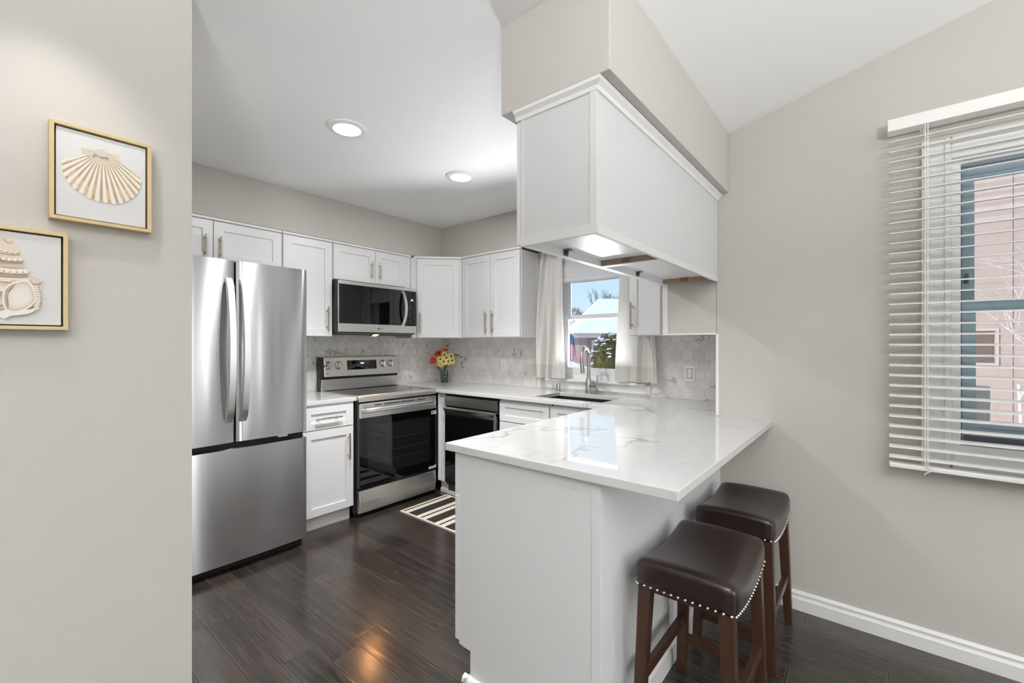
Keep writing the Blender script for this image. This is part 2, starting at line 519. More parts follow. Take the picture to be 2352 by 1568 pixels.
# ------------------------------------------------------------------ mesh helpers
class MB:
    def __init__(s):
        s.v = []; s.f = []; s.mi = []

    def add(s, vs, fs, m=0):
        o = len(s.v)
        s.v += [tuple(p) for p in vs]
        s.f += [tuple(i + o for i in f) for f in fs]
        s.mi += [m] * len(fs)
        return s

    def box(s, x0, x1, y0, y1, z0, z1, m=0):
        v = [(x, y, z) for z in (z0, z1) for y in (y0, y1) for x in (x0, x1)]
        return s.add(v, [(0, 2, 3, 1), (4, 5, 7, 6), (0, 1, 5, 4), (2, 6, 7, 3), (0, 4, 6, 2), (1, 3, 7, 5)], m)

    def hexa(s, b, t, m=0):
        return s.add(list(b) + list(t), [(3, 2, 1, 0), (4, 5, 6, 7), (0, 1, 5, 4), (1, 2, 6, 5), (2, 3, 7, 6), (3, 0, 4, 7)], m)

    def prism(s, pts, fn, a0, a1, m=0):
        n = len(pts)
        v = [fn(p, a0) for p in pts] + [fn(p, a1) for p in pts]
        f = [tuple(range(n - 1, -1, -1)), tuple(range(n, 2 * n))]
        f += [(i, (i + 1) % n, n + (i + 1) % n, n + i) for i in range(n)]
        return s.add(v, f, m)

    def tube(s, path, r, n=10, m=0, cap=True):
        P = [Vector(p) for p in path]
        R = r if isinstance(r, (list, tuple)) else [r] * len(P)
        vs = []; up = None
        for i, p in enumerate(P):
            d = (P[min(i + 1, len(P) - 1)] - P[max(i - 1, 0)]).normalized()
            if up is None:
                up = Vector((0, 0, 1)) if abs(d.z) < 0.9 else Vector((1, 0, 0))
            a = d.cross(up)
            if a.length < 1e-6:
                a = d.cross(Vector((0, 1, 0)))
            a.normalize()
            up = a.cross(d).normalized()
            for k in range(n):
                t = 2 * pi * k / n
                vs.append(p + (a * cos(t) + up * sin(t)) * R[i])
        fs = []
        for i in range(len(P) - 1):
            for k in range(n):
                fs.append((i * n + k, i * n + (k + 1) % n, (i + 1) * n + (k + 1) % n, (i + 1) * n + k))
        if cap:
            fs.append(tuple(range(n - 1, -1, -1)))
            fs.append(tuple((len(P) - 1) * n + k for k in range(n)))
        return s.add(vs, fs, m)

    def cyl(s, p0, p1, r, n=16, m=0):
        return s.tube([p0, p1], r, n, m)

    def lathe(s, prof, c=(0, 0, 0), n=24, m=0, close=True, axis='z'):
        vs = []
        for r, z in prof:
            for k in range(n):
                t = 2 * pi * k / n
                if axis == 'z':
                    vs.append((c[0] + r * cos(t), c[1] + r * sin(t), c[2] + z))
                else:
                    vs.append((c[0] + r * cos(t), c[1] - z, c[2] + r * sin(t)))
        fs = []
        for i in range(len(prof) - 1):
            for k in range(n):
                fs.append((i * n + k, i * n + (k + 1) % n, (i + 1) * n + (k + 1) % n, (i + 1) * n + k))
        if close:
            fs.append(tuple(range(n - 1, -1, -1)))
            fs.append(tuple((len(prof) - 1) * n + k for k in range(n)))
        return s.add(vs, fs, m)

    def grid(s, nu, nv, fn, m=0):
        vs = [fn(i / nu, j / nv) for j in range(nv + 1) for i in range(nu + 1)]
        fs = [(j * (nu + 1) + i, j * (nu + 1) + i + 1, (j + 1) * (nu + 1) + i + 1, (j + 1) * (nu + 1) + i)
              for j in range(nv) for i in range(nu)]
        return s.add(vs, fs, m)

    def ball(s, c, r, nu=10, nv=6, m=0):
        rx, ry, rz = r if isinstance(r, (list, tuple)) else (r, r, r)
        vs = [(c[0], c[1], c[2] - rz)]
        for j in range(1, nv):
            a = -pi / 2 + pi * j / nv
            for k in range(nu):
                t = 2 * pi * k / nu
                vs.append((c[0] + rx * cos(a) * cos(t), c[1] + ry * cos(a) * sin(t), c[2] + rz * sin(a)))
        vs.append((c[0], c[1], c[2] + rz))
        fs = [(0, 1 + (k + 1) % nu, 1 + k) for k in range(nu)]
        for j in range(nv - 2):
            for k in range(nu):
                a = 1 + j * nu
                fs.append((a + k, a + (k + 1) % nu, a + nu + (k + 1) % nu, a + nu + k))
        a = 1 + (nv - 2) * nu
        fs += [(a + k, a + (k + 1) % nu, len(vs) - 1) for k in range(nu)]
        return s.add(vs, fs, m)

    def cells(s, xs, ys, mask, a0, a1, fn):
        """solid made of the grid cells for which mask(i, j) holds, pushed from a0 to a1; fn(x, y, a) -> point"""
        nx, ny = len(xs), len(ys)
        vs = [fn(x, y, a) for a in (a0, a1) for y in ys for x in xs]
        I = lambda i, j, k: k * nx * ny + j * nx + i
        on = lambda i, j: 0 <= i < nx - 1 and 0 <= j < ny - 1 and mask(i, j)
        fs = []
        for j in range(ny - 1):
            for i in range(nx - 1):
                if not on(i, j):
                    continue
                fs.append((I(i, j, 0), I(i, j + 1, 0), I(i + 1, j + 1, 0), I(i + 1, j, 0)))
                fs.append((I(i, j, 1), I(i + 1, j, 1), I(i + 1, j + 1, 1), I(i, j + 1, 1)))
                if not on(i, j - 1): fs.append((I(i, j, 0), I(i + 1, j, 0), I(i + 1, j, 1), I(i, j, 1)))
                if not on(i, j + 1): fs.append((I(i, j + 1, 0), I(i, j + 1, 1), I(i + 1, j + 1, 1), I(i + 1, j + 1, 0)))
                if not on(i - 1, j): fs.append((I(i, j, 0), I(i, j, 1), I(i, j + 1, 1), I(i, j + 1, 0)))
                if not on(i + 1, j): fs.append((I(i + 1, j, 0), I(i + 1, j + 1, 0), I(i + 1, j + 1, 1), I(i + 1, j, 1)))
        return s.add(vs, fs)


def origin_of(o):
    p = Vector((0, 0, 0))
    while o is not None:
        p += o.location
        o = o.parent
    return p


def build(name, mb, mat, parent=None, bevel=0.0, smooth=False, local=False, seg=2, colors=None, sharp=0.7):
    """link one mesh object; vertices in world coordinates unless the parent is turned (local=True)"""
    me = bpy.data.meshes.new(name)
    off = Vector((0, 0, 0))
    if parent is not None and not local:
        off = origin_of(parent)
    me.from_pydata([(v[0] - off.x, v[1] - off.y, v[2] - off.z) for v in mb.v], [], mb.f)
    mats = mat if isinstance(mat, (list, tuple)) else [mat]
    for m in mats:
        me.materials.append(m)
    for p, i in zip(me.polygons, mb.mi):
        p.material_index = i
    if colors is None:
        bm = bmesh.new(); bm.from_mesh(me)
        loose = [v for v in bm.verts if not v.link_faces]
        if loose:
            bmesh.ops.delete(bm, geom=loose, context='VERTS')
        bmesh.ops.recalc_face_normals(bm, faces=bm.faces)
        bm.to_mesh(me); bm.free()
    else:
        ca = me.color_attributes.new('paint', 'FLOAT_COLOR', 'CORNER')
        for p, c in zip(me.polygons, colors):
            for li in p.loop_indices:
                ca.data[li].color = c
    if smooth:
        for p in me.polygons:
            p.use_smooth = True
        me.set_sharp_from_angle(angle=sharp)
    o = bpy.data.objects.new(name, me)
    COL.objects.link(o)
    if parent is not None:
        o.parent = parent
    if bevel:
        b = o.modifiers.new('bevel', 'BEVEL')
        b.width = bevel; b.segments = seg; b.limit_method = 'ANGLE'; b.angle_limit = 0.6
        b.harden_normals = False
    return o


def thing(name, label, cat, loc=(0, 0, 0), rz=0.0, group=None):
    o = bpy.data.objects.new(name, None)
    COL.objects.link(o)
    o.location = loc
    o.rotation_euler = (0, 0, rz)
    o.empty_display_size = 0.1
    o['label'] = label; o['category'] = cat
    if group: o['group'] = group
    return o


def tag(o, label, cat, group=None, kind=None):
    o['label'] = label; o['category'] = cat
    if group: o['group'] = group
    if kind: o['kind'] = kind
    return o


def struct(name, mb, mat, label=None, parent=None, **kw):
    o = build(name, mb, mat, parent, **kw)
    if parent is None:
        o['kind'] = 'structure'
        if label:
            o['label'] = label; o['category'] = name.split('_')[0]
    return o


def copy_tree(o, parent=None):
    c = o.copy()
    COL.objects.link(c)
    if parent is not None:
        c.parent = parent
    for ch in list(o.children):
        copy_tree(ch, c)
    return c


def text_mesh(name, s, size, mat, parent, mtx, extrude=0.0003):
    cu = bpy.data.curves.new(name, 'FONT')
    cu.body = s; cu.size = size; cu.extrude = extrude
    cu.align_x = 'CENTER'; cu.align_y = 'CENTER'
    tmp = bpy.data.objects.new(name + '_curve', cu)
    COL.objects.link(tmp)
    bpy.context.view_layer.update()
    me = bpy.data.meshes.new_from_object(tmp)
    bpy.data.objects.remove(tmp)
    bpy.data.curves.remove(cu)
    me.transform(mtx)
    me.materials.clear(); me.materials.append(mat)
    o = bpy.data.objects.new(name, me)
    COL.objects.link(o)
    o.parent = parent
    return o


FRONT = Matrix.Rotation(pi / 2, 4, 'X')      # text lying in a local front plane (facing -y)
XZ = lambda x, z, a: (x, a, z)
YZ = lambda y, z, a: (a, y, z)
XY = lambda x, y, a: (x, y, a)

# ------------------------------------------------------------------ the setting
XW, YN, YD = -3.61, 3.21, 2.578      # range wall, window wall, dining wall
XC = -0.665                          # corner where the dining wall ends
CEIL = 2.44
VX = -0.605                          # the vault starts here
vz = lambda x: 2.44 + 0.246 * (x - VX)

struct('floor', MB().box(-3.75, 3.8, -4.1, 3.35, -0.1, 0), M['floor'])
struct('ceiling', MB().box(-3.75, VX, -4.1, 3.35, CEIL, CEIL + 0.1)
       .prism([(VX, 2.44), (3.8, vz(3.8)), (3.8, vz(3.8) + 0.12), (VX, 2.56)], lambda p, a: (p[0], a, p[1]), -4.1, 3.35), M['ceiling'])
struct('wall_west', MB().box(XW - 0.12, XW, 0.2, 3.33, 0, CEIL), M['wall'])
struct('wall_left', MB().box(-1.82, -1.70, -4.1, 0.443, 0, CEIL).box(XW, -1.82, 0.33, 0.443, 0, CEIL), M['wall'])
# window wall of the kitchen with its window opening
WX0, WX1, WZ0, WZ1 = -2.118, -1.40, 1.005, 2.02
struct('wall_north', MB().cells([XW, WX0, WX1, XC + 0.11], [0, WZ0, WZ1, CEIL], lambda i, j: not (i == 1 and j == 1), YN, YN + 0.12, XZ), M['wall'])
struct('wall_corner', MB().box(XC, XC + 0.11, YD + 0.121, YN, 0, CEIL), M['wall'])
# dining wall with its window opening
DX0, DX1, DZ0, DZ1 = 0.25, 1.09, 0.86, 2.075
dw = MB().cells([XC, DX0, DX1, 3.7], [0, DZ0, DZ1, 2.418], lambda i, j: not (i == 1 and j == 1), YD, YD + 0.12, XZ)
dw.prism([(XC, 2.418), (3.7, 2.418), (3.7, vz(3.7)), (VX, 2.44), (XC, 2.44)], lambda p, a: (p[0], a, p[1]), YD, YD + 0.12)
struct('wall_dining', dw, M['wall'])
struct('wall_south', MB().prism([(-1.82, 0), (3.7, 0), (3.7, vz(3.7)), (VX, 2.44), (-1.82, 2.44)], lambda p, a: (p[0], a, p[1]), -4.1, -4.0), M['wall'])
struct('wall_east', MB().box(3.7, 3.8, -4.1, YD + 0.12, 0, vz(3.7)), M['wall'])
# dropped soffits over the cabinets
struct('soffit_west', MB().box(XW, -3.28, 0.443, YN, 2.124, CEIL), M['wall'], bevel=0.002)
struct('soffit_north', MB().box(-3.28, -1.03, 2.905, YN, 2.124, CEIL), M['wall'], bevel=0.002)
struct('soffit_peninsula', MB().box(-1.03, VX, 1.193, 2.578, 2.122, CEIL).box(-1.03, XC, 2.578, YN, 2.122, CEIL), M['wall'], bevel=0.003)

# baseboard along the dining wall: plinth, ogee and a thin cap
bb = [(0, 0), (0.016, 0), (0.016, 0.055), (0.013, 0.060), (0.010, 0.068), (0.012, 0.080), (0.007, 0.088), (0, 0.092)]
struct('baseboard_dining', MB().prism(bb, lambda p, a: (a, YD - p[0], p[1]), -0.62, 3.7), M['trim'])
struct('trim_1', MB().box(XC - 0.004, XC + 0.012, YD - 0.004, YD, 0.917, 1.362), M['trim'])

# marble hexagon backsplash
struct('backsplash_west', MB().box(XW, XW + 0.008, 1.376, YN - 0.008, 0.915, 1.43), M['hexW'])
struct('backsplash_north', MB().cells([XW, -2.262, -1.288, XC - 0.004], [0.915, 0.928, 1.43], lambda i, j: not (i == 1 and j == 1), YN - 0.008, YN, XZ), M['hexN'])

# ------------------------------------------------------------------ kitchen window (window_1)
w1 = bpy.data.objects.new('window_1', None); COL.objects.link(w1); w1['kind'] = 'structure'
w1.location = (-1.75, YN, WZ0)
def ring(mb, x0, x1, z0, z1, w, y0, y1, wb=None, wt=None):
    wb = w if wb is None else wb; wt = w if wt is None else wt
    mb.cells([x0, x0 + w, x1 - w, x1], [z0, z0 + wb, z1 - wt, z1], lambda i, j: not (i == 1 and j == 1), y0, y1, XZ)
    return mb
build('frame', ring(MB(), WX0, WX1, WZ0, WZ1, 0.045, YN + 0.03, YN + 0.11), M['vinyl'], w1, bevel=0.002)
build('upper_sash', ring(MB(), WX0 + 0.047, WX1 - 0.047, 1.515, WZ1 - 0.047, 0.028, YN + 0.072, YN + 0.10, wb=0.035), M['vinyl'], w1, bevel=0.002)
build('lower_sash', ring(MB(), WX0 + 0.047, WX1 - 0.047, 1.052, 1.555, 0.026, YN + 0.036, YN + 0.064, wb=0.055, wt=0.035), M['vinyl'], w1, bevel=0.002)
build('pane', MB().box(WX0 + 0.07, WX1 - 0.07, YN + 0.084, YN + 0.087, 1.545, WZ1 - 0.07), M['pane'], w1)
build('pane', MB().box(WX0 + 0.07, WX1 - 0.07, YN + 0.048, YN + 0.051, 1.10, 1.525), M['pane'], w1)
build('casing', MB().box(-2.20, WX0, YN - 0.018, YN, 1.012, 2.08).box(WX1, -1.31, YN - 0.018, YN, 1.012, 2.08).box(-2.20, -1.31, YN - 0.018, YN, WZ1, 2.11), M['trim'], w1, bevel=0.003)
build('stool', MB().box(-2.225, -1.325, YN - 0.05, YN + 0.03, 0.992, 1.012), M['trim'], w1, bevel=0.005)
build('apron', MB().box(-2.262, -1.288, YN - 0.018, YN, 0.928, 0.992), M['trim'], w1, bevel=0.003)

# ------------------------------------------------------------------ dining window (window_2)
w2 = bpy.data.objects.new('window_2', None); COL.objects.link(w2); w2['kind'] = 'structure'
w2.location = (0.67, YD, DZ0)
cas = MB()
for (x0, x1, z0, z1) in ((0.157, DX0, 0.79, 2.165), (DX1, 1.183, 0.79, 2.165)):
    cas.box(x0, x1, YD - 0.012, YD, z0, z1).box(x0, x0 + 0.03, YD - 0.022, YD - 0.012, z0, z1).box(x1 - 0.022, x1 - 0.004, YD - 0.019, YD - 0.012, z0, z1)
cas.box(DX0, DX1, YD - 0.012, YD, DZ1, 2.165).box(DX0, DX1, YD - 0.022, YD - 0.012, 2.135, 2.165)
cas.box(DX0, DX1, YD - 0.012, YD, 0.79, DZ0).box(DX0, DX1, YD - 0.024, YD - 0.012, 0.79, 0.815)
build('casing', cas, M['trim'], w2, bevel=0.003)
build('jamb', ring(MB(), DX0, DX1, DZ0, DZ1, 0.028, YD, YD + 0.11, wb=0.03), M['vinyl'], w2, bevel=0.002)
build('sash', ring(MB(), 0.279, 1.061, 1.44, 2.045, 0.045, YD + 0.055, YD + 0.085, wb=0.045, wt=0.05), M['sash'], w2, bevel=0.002)
build('sash', ring(MB(), 0.279, 1.061, 0.892, 1.487, 0.045, YD + 0.022, YD + 0.052, wb=0.07, wt=0.047), M['sash'], w2, bevel=0.002)
build('sash_track', MB().box(0.2785, 0.283, YD + 0.02, YD + 0.1, 0.9, 2.04).box(0.29, 1.05, YD + 0.015, YD + 0.05, 0.8905, 0.93), M['sashdark'], w2)
build('pane', MB().box(0.32, 1.02, YD + 0.069, YD + 0.072, 1.48, 2.0), M['pane'], w2)
build('pane', MB().box(0.32, 1.02, YD + 0.036, YD + 0.039, 0.955, 1.445), M['pane'], w2)
build('latch', MB().box(0.296, 0.306, YD + 0.044, YD + 0.055, 1.56, 1.60), M['slot'], w2)

# ------------------------------------------------------------------ cabinets (local frame: front faces -y, x to the right)
def shaker(x0, x1, z0, z1, rail=0.057, th=0.02):
    m = MB()
    r = min(rail, (z1 - z0) * 0.3)
    m.cells([x0, x0 + rail, x1 - rail, x1], [z0, z0 + r, z1 - r, z1], lambda i, j: not (i == 1 and j == 1), -th, 0, XZ)
    m.box(x0 + rail - 0.004, x1 - rail + 0.004, -th + 0.009, -0.001, z0 + r - 0.004, z1 - r + 0.004)
    return m


def bar_pull(x0, z0, x1, z1, y=-0.02):
    """bar handle with two posts between (x0,z0) and (x1,z1)"""
    m = MB()
    yb = y - 0.028
    m.tube([(x0, yb, z0), (x1, yb, z1)], 0.006, 10)
    for t in (0.16, 0.84):
        px, pz = x0 + (x1 - x0) * t, z0 + (z1 - z0) * t
        m.tube([(px, y + 0.001, pz), (px, yb, pz)], 0.0045, 8)
    return m


def fronts(root, items):
    for it in items:
        kind, x0, x1, z0, z1 = it[:5]
        d = build(kind, shaker(x0, x1, z0, z1), M['white'], root, bevel=0.0015, local=True)
        if len(it) > 5 and it[5]:
            build('handle', bar_pull(*it[5]), M['nickel'], d, smooth=True, local=True)


def wall_cabinet(label, loc, rz, w, z0, z1, depth, items, group, crown=True, extra=None):
    root = thing('wall_cabinet', label, 'cabinet', loc, rz, group)
    b = MB().box(0, w, 0, depth, z0, z1)
    if extra: extra(b)
    build('body', b, M['white'], root, bevel=0.0015, local=True)
    fronts(root, items)
    if crown:
        build('crown', MB().prism([(0.004, z1), (-0.022, z1 + 0.004), (-0.022, z1 + 0.018), (0.004, z1 + 0.018)],
                                  lambda p, a: (a, p[0], p[1]), 0, w), M['trim'], root, local=True)
    return root


UZ0, UZ1 = 1.365, 2.104
R90 = pi / 2
gW = 'white shaker wall cabinets'
FX = -3.305
wall_cabinet('wide two-door white wall cabinet directly above the refrigerator', (FX, 0.535, 0), R90, 0.862, 1.83, UZ1, 0.30,
             [('door', 0.004, 0.434, 1.835, 2.10, (0.392, 1.868, 0.392, 2.004)), ('door', 0.438, 0.858, 1.835, 2.10, (0.474, 1.868, 0.474, 2.004))], gW)
wall_cabinet('tall single-door white wall cabinet between refrigerator and microwave', (FX, 1.402, 0), R90, 0.378, UZ0, UZ1, 0.30,
             [('door', 0.004, 0.374, UZ0 + 0.004, 2.10, (0.332, 1.41, 0.332, 1.597))], gW)
wall_cabinet('short two-door white wall cabinet above the microwave', (FX, 1.784, 0), R90, 0.76, 1.818, UZ1, 0.30,
             [('door', 0.004, 0.379, 1.823, 2.10, (0.338, 1.863, 0.338, 1.998)), ('door', 0.383, 0.69, 1.823, 2.10, (0.416, 1.863, 0.416, 1.998))], gW)
# diagonal corner cabinet
dl = 0.305 * sqrt(2)
dc = thing('wall_cabinet', 'diagonal white corner wall cabinet above the flower vase', 'cabinet', (FX, 2.60, 0), pi / 4, gW)
T = lambda x, y: ((x - FX) * cos(pi / 4) + (y - 2.60) * sin(pi / 4), -(x - FX) * sin(pi / 4) + (y - 2.60) * cos(pi / 4))
poly = [T(*p) for p in ((FX, 2.60), (-3.0, 2.905), (-3.0, YN - 0.009), (XW + 0.009, YN - 0.009), (XW + 0.009, 2.60))]
build('body', MB().prism(poly, lambda p, a: (p[0], p[1], a), UZ0, UZ1), M['white'], dc, bevel=0.0015, local=True)
fl = [T(*p) for p in ((FX - 0.002, 2.546), (FX + 0.018, 2.546), (FX + 0.018, 2.598), (FX - 0.002, 2.606))]
build('filler_strip', MB().prism(fl, lambda p, a: (p[0], p[1], a), UZ0, UZ1), M['white'], dc, local=True)
fronts(dc, [('door', 0.022, dl - 0.022, UZ0 + 0.004, 2.10, (0.052, 1.41, 0.052, 1.597))])
build('crown', MB().box(-0.012, dl + 0.012, -0.022, 0.01, UZ1, UZ1 + 0.018), M['trim'], dc, local=True)
wall_cabinet('two-door white wall cabinet left of the window curtain', (-2.995, 2.905, 0), 0, 0.712, UZ0, UZ1, 0.296,
             [('door', 0.03, 0.373, UZ0 + 0.004, 2.10, (0.334, 1.405, 0.334, 1.597)), ('door', 0.377, 0.708, UZ0 + 0.004, 2.10, (0.412, 1.405, 0.412, 1.597))], gW)
# blind corner cabinet right of the window with its plain painted side
bc = thing('wall_cabinet', 'narrow one-door white wall cabinet right of the window', 'cabinet', (-1.318, 2.905, 0), 0, gW)
build('body', MB().box(0, 0.373, 0, 0.296, UZ0, UZ1), M['white'], bc, bevel=0.0015, local=True)
fronts(bc, [('door', 0.004, 0.222, UZ0 + 0.004, 2.10, (0.026, 1.41, 0.026, 1.597))])
sp = build('side_panel', MB().box(0.373, 0.651, YD - 2.905 + 0.001, 0.296, UZ0 + 0.002, 2.12), M['wall'], bc, bevel=0.001, local=True)
sp['label'] = 'greige painted panel flush with the dining wall'
build('stile', MB().box(0.355, 0.385, YD - 2.905 - 0.004, YD - 2.905 + 0.02, UZ0, 2.10), M['white'], bc, bevel=0.001, local=True)
build('bottom_edge', MB().box(0.356, 0.651, YD - 2.905 - 0.002, YD - 2.905 + 0.03, UZ0 - 0.006, UZ0 + 0.003)
      .cyl((0.50, YD - 2.905 - 0.003, UZ0 - 0.002), (0.50, YD - 2.905, UZ0 - 0.002), 0.003, 8)
      .cyl((0.515, YD - 2.905 - 0.003, UZ0 - 0.002), (0.515, YD - 2.905, UZ0 - 0.002), 0.003, 8), M['trim'], bc, local=True)

# hanging cabinet over the peninsula (world coordinates)
hc = thing('hanging_cabinet', 'long white hanging cabinet below the soffit over the peninsula', 'cabinet', (-0.81, 1.9, 1.65))
HX0, HX1, HY0, HY1, HZ0, HZ1 = -0.955, -0.660, 1.215, 2.576, 1.65, 2.104
build('end_panel', MB().box(HX0, HX1, HY0, HY0 + 0.018, HZ0, HZ1), M['panel'], hc, bevel=0.001)
build('back_panel', MB().box(HX1 - 0.016, HX1, HY0 + 0.018, HY1, HZ0, HZ1), M['panel'], hc, bevel=0.001)
build('face_frame', MB().box(HX0, HX0 + 0.02, HY0 + 0.018, HY1, HZ0, HZ0 + 0.04).box(HX0, HX0 + 0.02, HY0 + 0.018, HY1, HZ1 - 0.04, HZ1), M['white'], hc)
build('divider', MB().box(HX0 + 0.02, HX1 - 0.016, 1.762, 1.80, HZ0 + 0.003, HZ1), M['maple'], hc)
build('divider', MB().box(HX0 + 0.02, HX1 - 0.016, 2.50, 2.536, HZ0 + 0.003, HZ1), M['maple'], hc)
build('bottom_panel', MB().box(HX0 + 0.02, HX1 - 0.016, HY0 + 0.018, 1.762, 1.676, 1.69), M['white'], hc)
build('bottom_panel', MB().box(HX0 + 0.02, HX1 - 0.016, 1.80, 2.50, 1.676, 1.69), M['white'], hc)
build('divider_edge', MB().box(HX0 + 0.02, HX1 - 0.016, 1.764, 1.80, HZ0, HZ0 + 0.003), M['white'], hc)
for y0, y1 in ((HY0 + 0.002, 1.548), (1.552, 1.888), (1.892, 2.228), (2.232, HY1)):
    build('door', MB().cells([y0, y0 + 0.057, y1 - 0.057, y1], [1.655, 1.712, 2.043, 2.10], lambda i, j: not (i == 1 and j == 1), HX0 - 0.0225, HX0 - 0.004, YZ)
          .box(HX0 - 0.014, HX0 - 0.005, y0 + 0.05, y1 - 0.05, 1.70, 2.05), M['white'], hc, bevel=0.0015)
tr = MB()
tr.box(HX1 - 0.022, HX1 + 0.003, HY0 - 0.004, HY0, HZ0, HZ1)                # corner stop on the end
tr.box(HX0 + 0.001, HX1 + 0.004, HY0 - 0.006, HY0, HZ0 - 0.003, HZ0 + 0.024)  # lower band
tr.box(HX1 - 0.001, HX1 + 0.004, HY0 - 0.003, HY1, HZ0 - 0.003, HZ0 + 0.024)
tr.box(HX0 + 0.002, HX0 + 0.012, HY0 - 0.004, HY0, HZ0, HZ1)
build('edge_trim', tr, M['edge'], hc, bevel=0.0007)
cp = [(0, 0), (0.006, 0.0), (0.010, 0.012), (0.022, 0.022), (0.024, 0.032), (0, 0.032)]
cr = MB()
nP = len(cp)
vs = [(HX0 - 0.02, HY0 - d, 2.088 + z) for d, z in cp] + [(HX1 + d, HY0 - d, 2.088 + z) for d, z in cp] + [(HX1 + d, HY1, 2.088 + z) for d, z in cp]
fs = [(st * nP + q, st * nP + (q + 1) % nP, (st + 1) * nP + (q + 1) % nP, (st + 1) * nP + q) for st in range(2) for q in range(nP)]
cr.add(vs, fs + [tuple(range(nP)), tuple(2 * nP + q for q in range(nP))])
build('crown', cr, M['trim'], hc)
for (bx, by) in ((HX0 + 0.024, 1.47), (HX0 + 0.024, 2.15)):
    build('bracket', MB().box(bx - 0.004, bx - 0.001, by - 0.016, by + 0.016, 1.652, 1.676).box(bx - 0.003, bx + 0.02, by - 0.014, by + 0.014, 1.672, 1.676)
          .box(bx, bx + 0.008, by - 0.004, by + 0.004, 1.66, 1.672), M['bracket'], hc)
for by in (1.762, 2.50):
    build('bracket', MB().box(-0.835, -0.795, by - 0.004, by, 1.656, 1.672).ball((-0.825, by - 0.004, 1.664), 0.003, 8, 5).ball((-0.805, by - 0.004, 1.664), 0.003, 8, 5), M['bracket'], hc)

# base cabinet left of the range (front faces +x)
b1 = thing('base_cabinet', 'white base cabinet with a drawer and a door between refrigerator and range', 'cabinet', (-3.0, 1.392, 0), R90)
build('body', MB().box(0, 0.398, 0, 0.60, 0.105, 0.882), M['white'], b1, bevel=0.0015, local=True)
build('toe_kick', MB().box(0, 0.398, 0.055, 0.60, 0, 0.105).prism([(0.055, 0), (0.043, 0), (0.043, 0.008), (0.05, 0.018), (0.055, 0.02)], lambda p, a: (a, p[0], p[1]), 0, 0.385), M['trim'], b1, local=True)
fronts(b1, [('drawer', 0.012, 0.384, 0.712, 0.866, (0.09, 0.789, 0.283, 0.789)), ('door', 0.012, 0.384, 0.112, 0.703, (0.342, 0.466, 0.342, 0.656))])

# base cabinets under the window (front faces -y)
NF = 2.612
b2 = thing('base_cabinet', 'narrow white corner filler cabinet between range and dishwasher', 'cabinet', (-2.985, NF, 0))
build('body', MB().box(0, 0.094, -0.012, 0.59, 0.105, 0.882).box(0.012, 0.03, -0.02, -0.012, 0.11, 0.875), M['white'], b2, bevel=0.0015, local=True)
build('toe_kick', MB().box(0, 0.094, 0.03, 0.59, 0, 0.105).box(0.0, 0.094, 0.02, 0.03, 0, 0.03), M['trim'], b2, local=True)
b3 = thing('base_cabinet', 'white drawer base cabinet right of the dishwasher', 'cabinet', (-2.262, NF, 0))
build('body', MB().box(0, 0.478, 0, 0.59, 0.105, 0.66).box(0, 0.478, 0, 0.02, 0.66, 0.882).box(0, 0.018, 0.02, 0.59, 0.66, 0.882), M['white'], b3, bevel=0.0015, local=True)
build('toe_kick', MB().box(0, 0.478, 0.055, 0.59, 0, 0.105), M['trim'], b3, local=True)
fronts(b3, [('drawer', 0.008, 0.474, 0.712, 0.866), ('drawer', 0.008, 0.474, 0.42, 0.704), ('drawer', 0.008, 0.474, 0.112, 0.412)])
b4 = thing('base_cabinet', 'white sink base cabinet beside the peninsula', 'cabinet', (-1.782, NF, 0))
sbm = MB().box(0, 0.018, 0, 0.59, 0.105, 0.66).box(0.48, 0.498, 0, 0.59, 0.105, 0.882).box(0.018, 0.48, 0.57, 0.59, 0.105, 0.882).box(0.018, 0.48, 0, 0.57, 0.105, 0.123).box(0.018, 0.48, 0, 0.02, 0.70, 0.882)
build('body', sbm, M['white'], b4, bevel=0.0015, local=True)
build('toe_kick', MB().box(0, 0.498, 0.055, 0.59, 0, 0.105), M['trim'], b4, local=True)
fronts(b4, [('drawer', 0.006, 0.452, 0.712, 0.866), ('door', 0.006, 0.452, 0.112, 0.704)])

# peninsula base (world coordinates)
pb = thing('peninsula_base', 'white peninsula cabinet base carrying the overhanging quartz counter', 'cabinet', (-0.95, 1.9, 0))
PX0, PX1, PY0 = -1.250, -0.646, 1.215
endp = [(PX0, 0.118), (PX0, 0.882), (PX1, 0.882), (PX1, 0.0), (-1.207, 0.0), (-1.207, 0.118)]
build('end_panel', MB().prism(endp, lambda p, a: (p[0], a, p[1]), PY0, PY0 + 0.018), M['panel2'], pb, bevel=0.001)
build('corner_stile', MB().box(PX1 - 0.03, PX1 + 0.001, PY0 - 0.004, PY0, 0.0, 0.868), M['panel2'], pb, bevel=0.001)
build('top_rail', MB().box(PX0, PX1 - 0.03, PY0 - 0.002, PY0, 0.845, 0.882), M['panel2'], pb)
build('body', MB().box(PX0, PX1 - 0.012, PY0 + 0.018, 2.55, 0.118, 0.882).box(-1.19, PX1 - 0.012, PY0 + 0.018, 2.55, 0, 0.118), M['white'], pb)
build('face_frame', MB().box(-1.272, PX0, PY0 + 0.002, 2.55, 0.118, 0.882), M['white'], pb, bevel=0.002)
build('back_panel', MB().box(PX1 - 0.012, PX1, PY0 + 0.018, YD - 0.001, 0, 0.882), M['panel2'], pb)
build('toe_kick', MB().box(-1.207, -1.19, PY0 + 0.018, 2.55, 0, 0.118), M['trim'], pb)
qs = [(0, 0), (0.02, 0), (0.018, 0.012), (0.012, 0.02), (0, 0.024)]
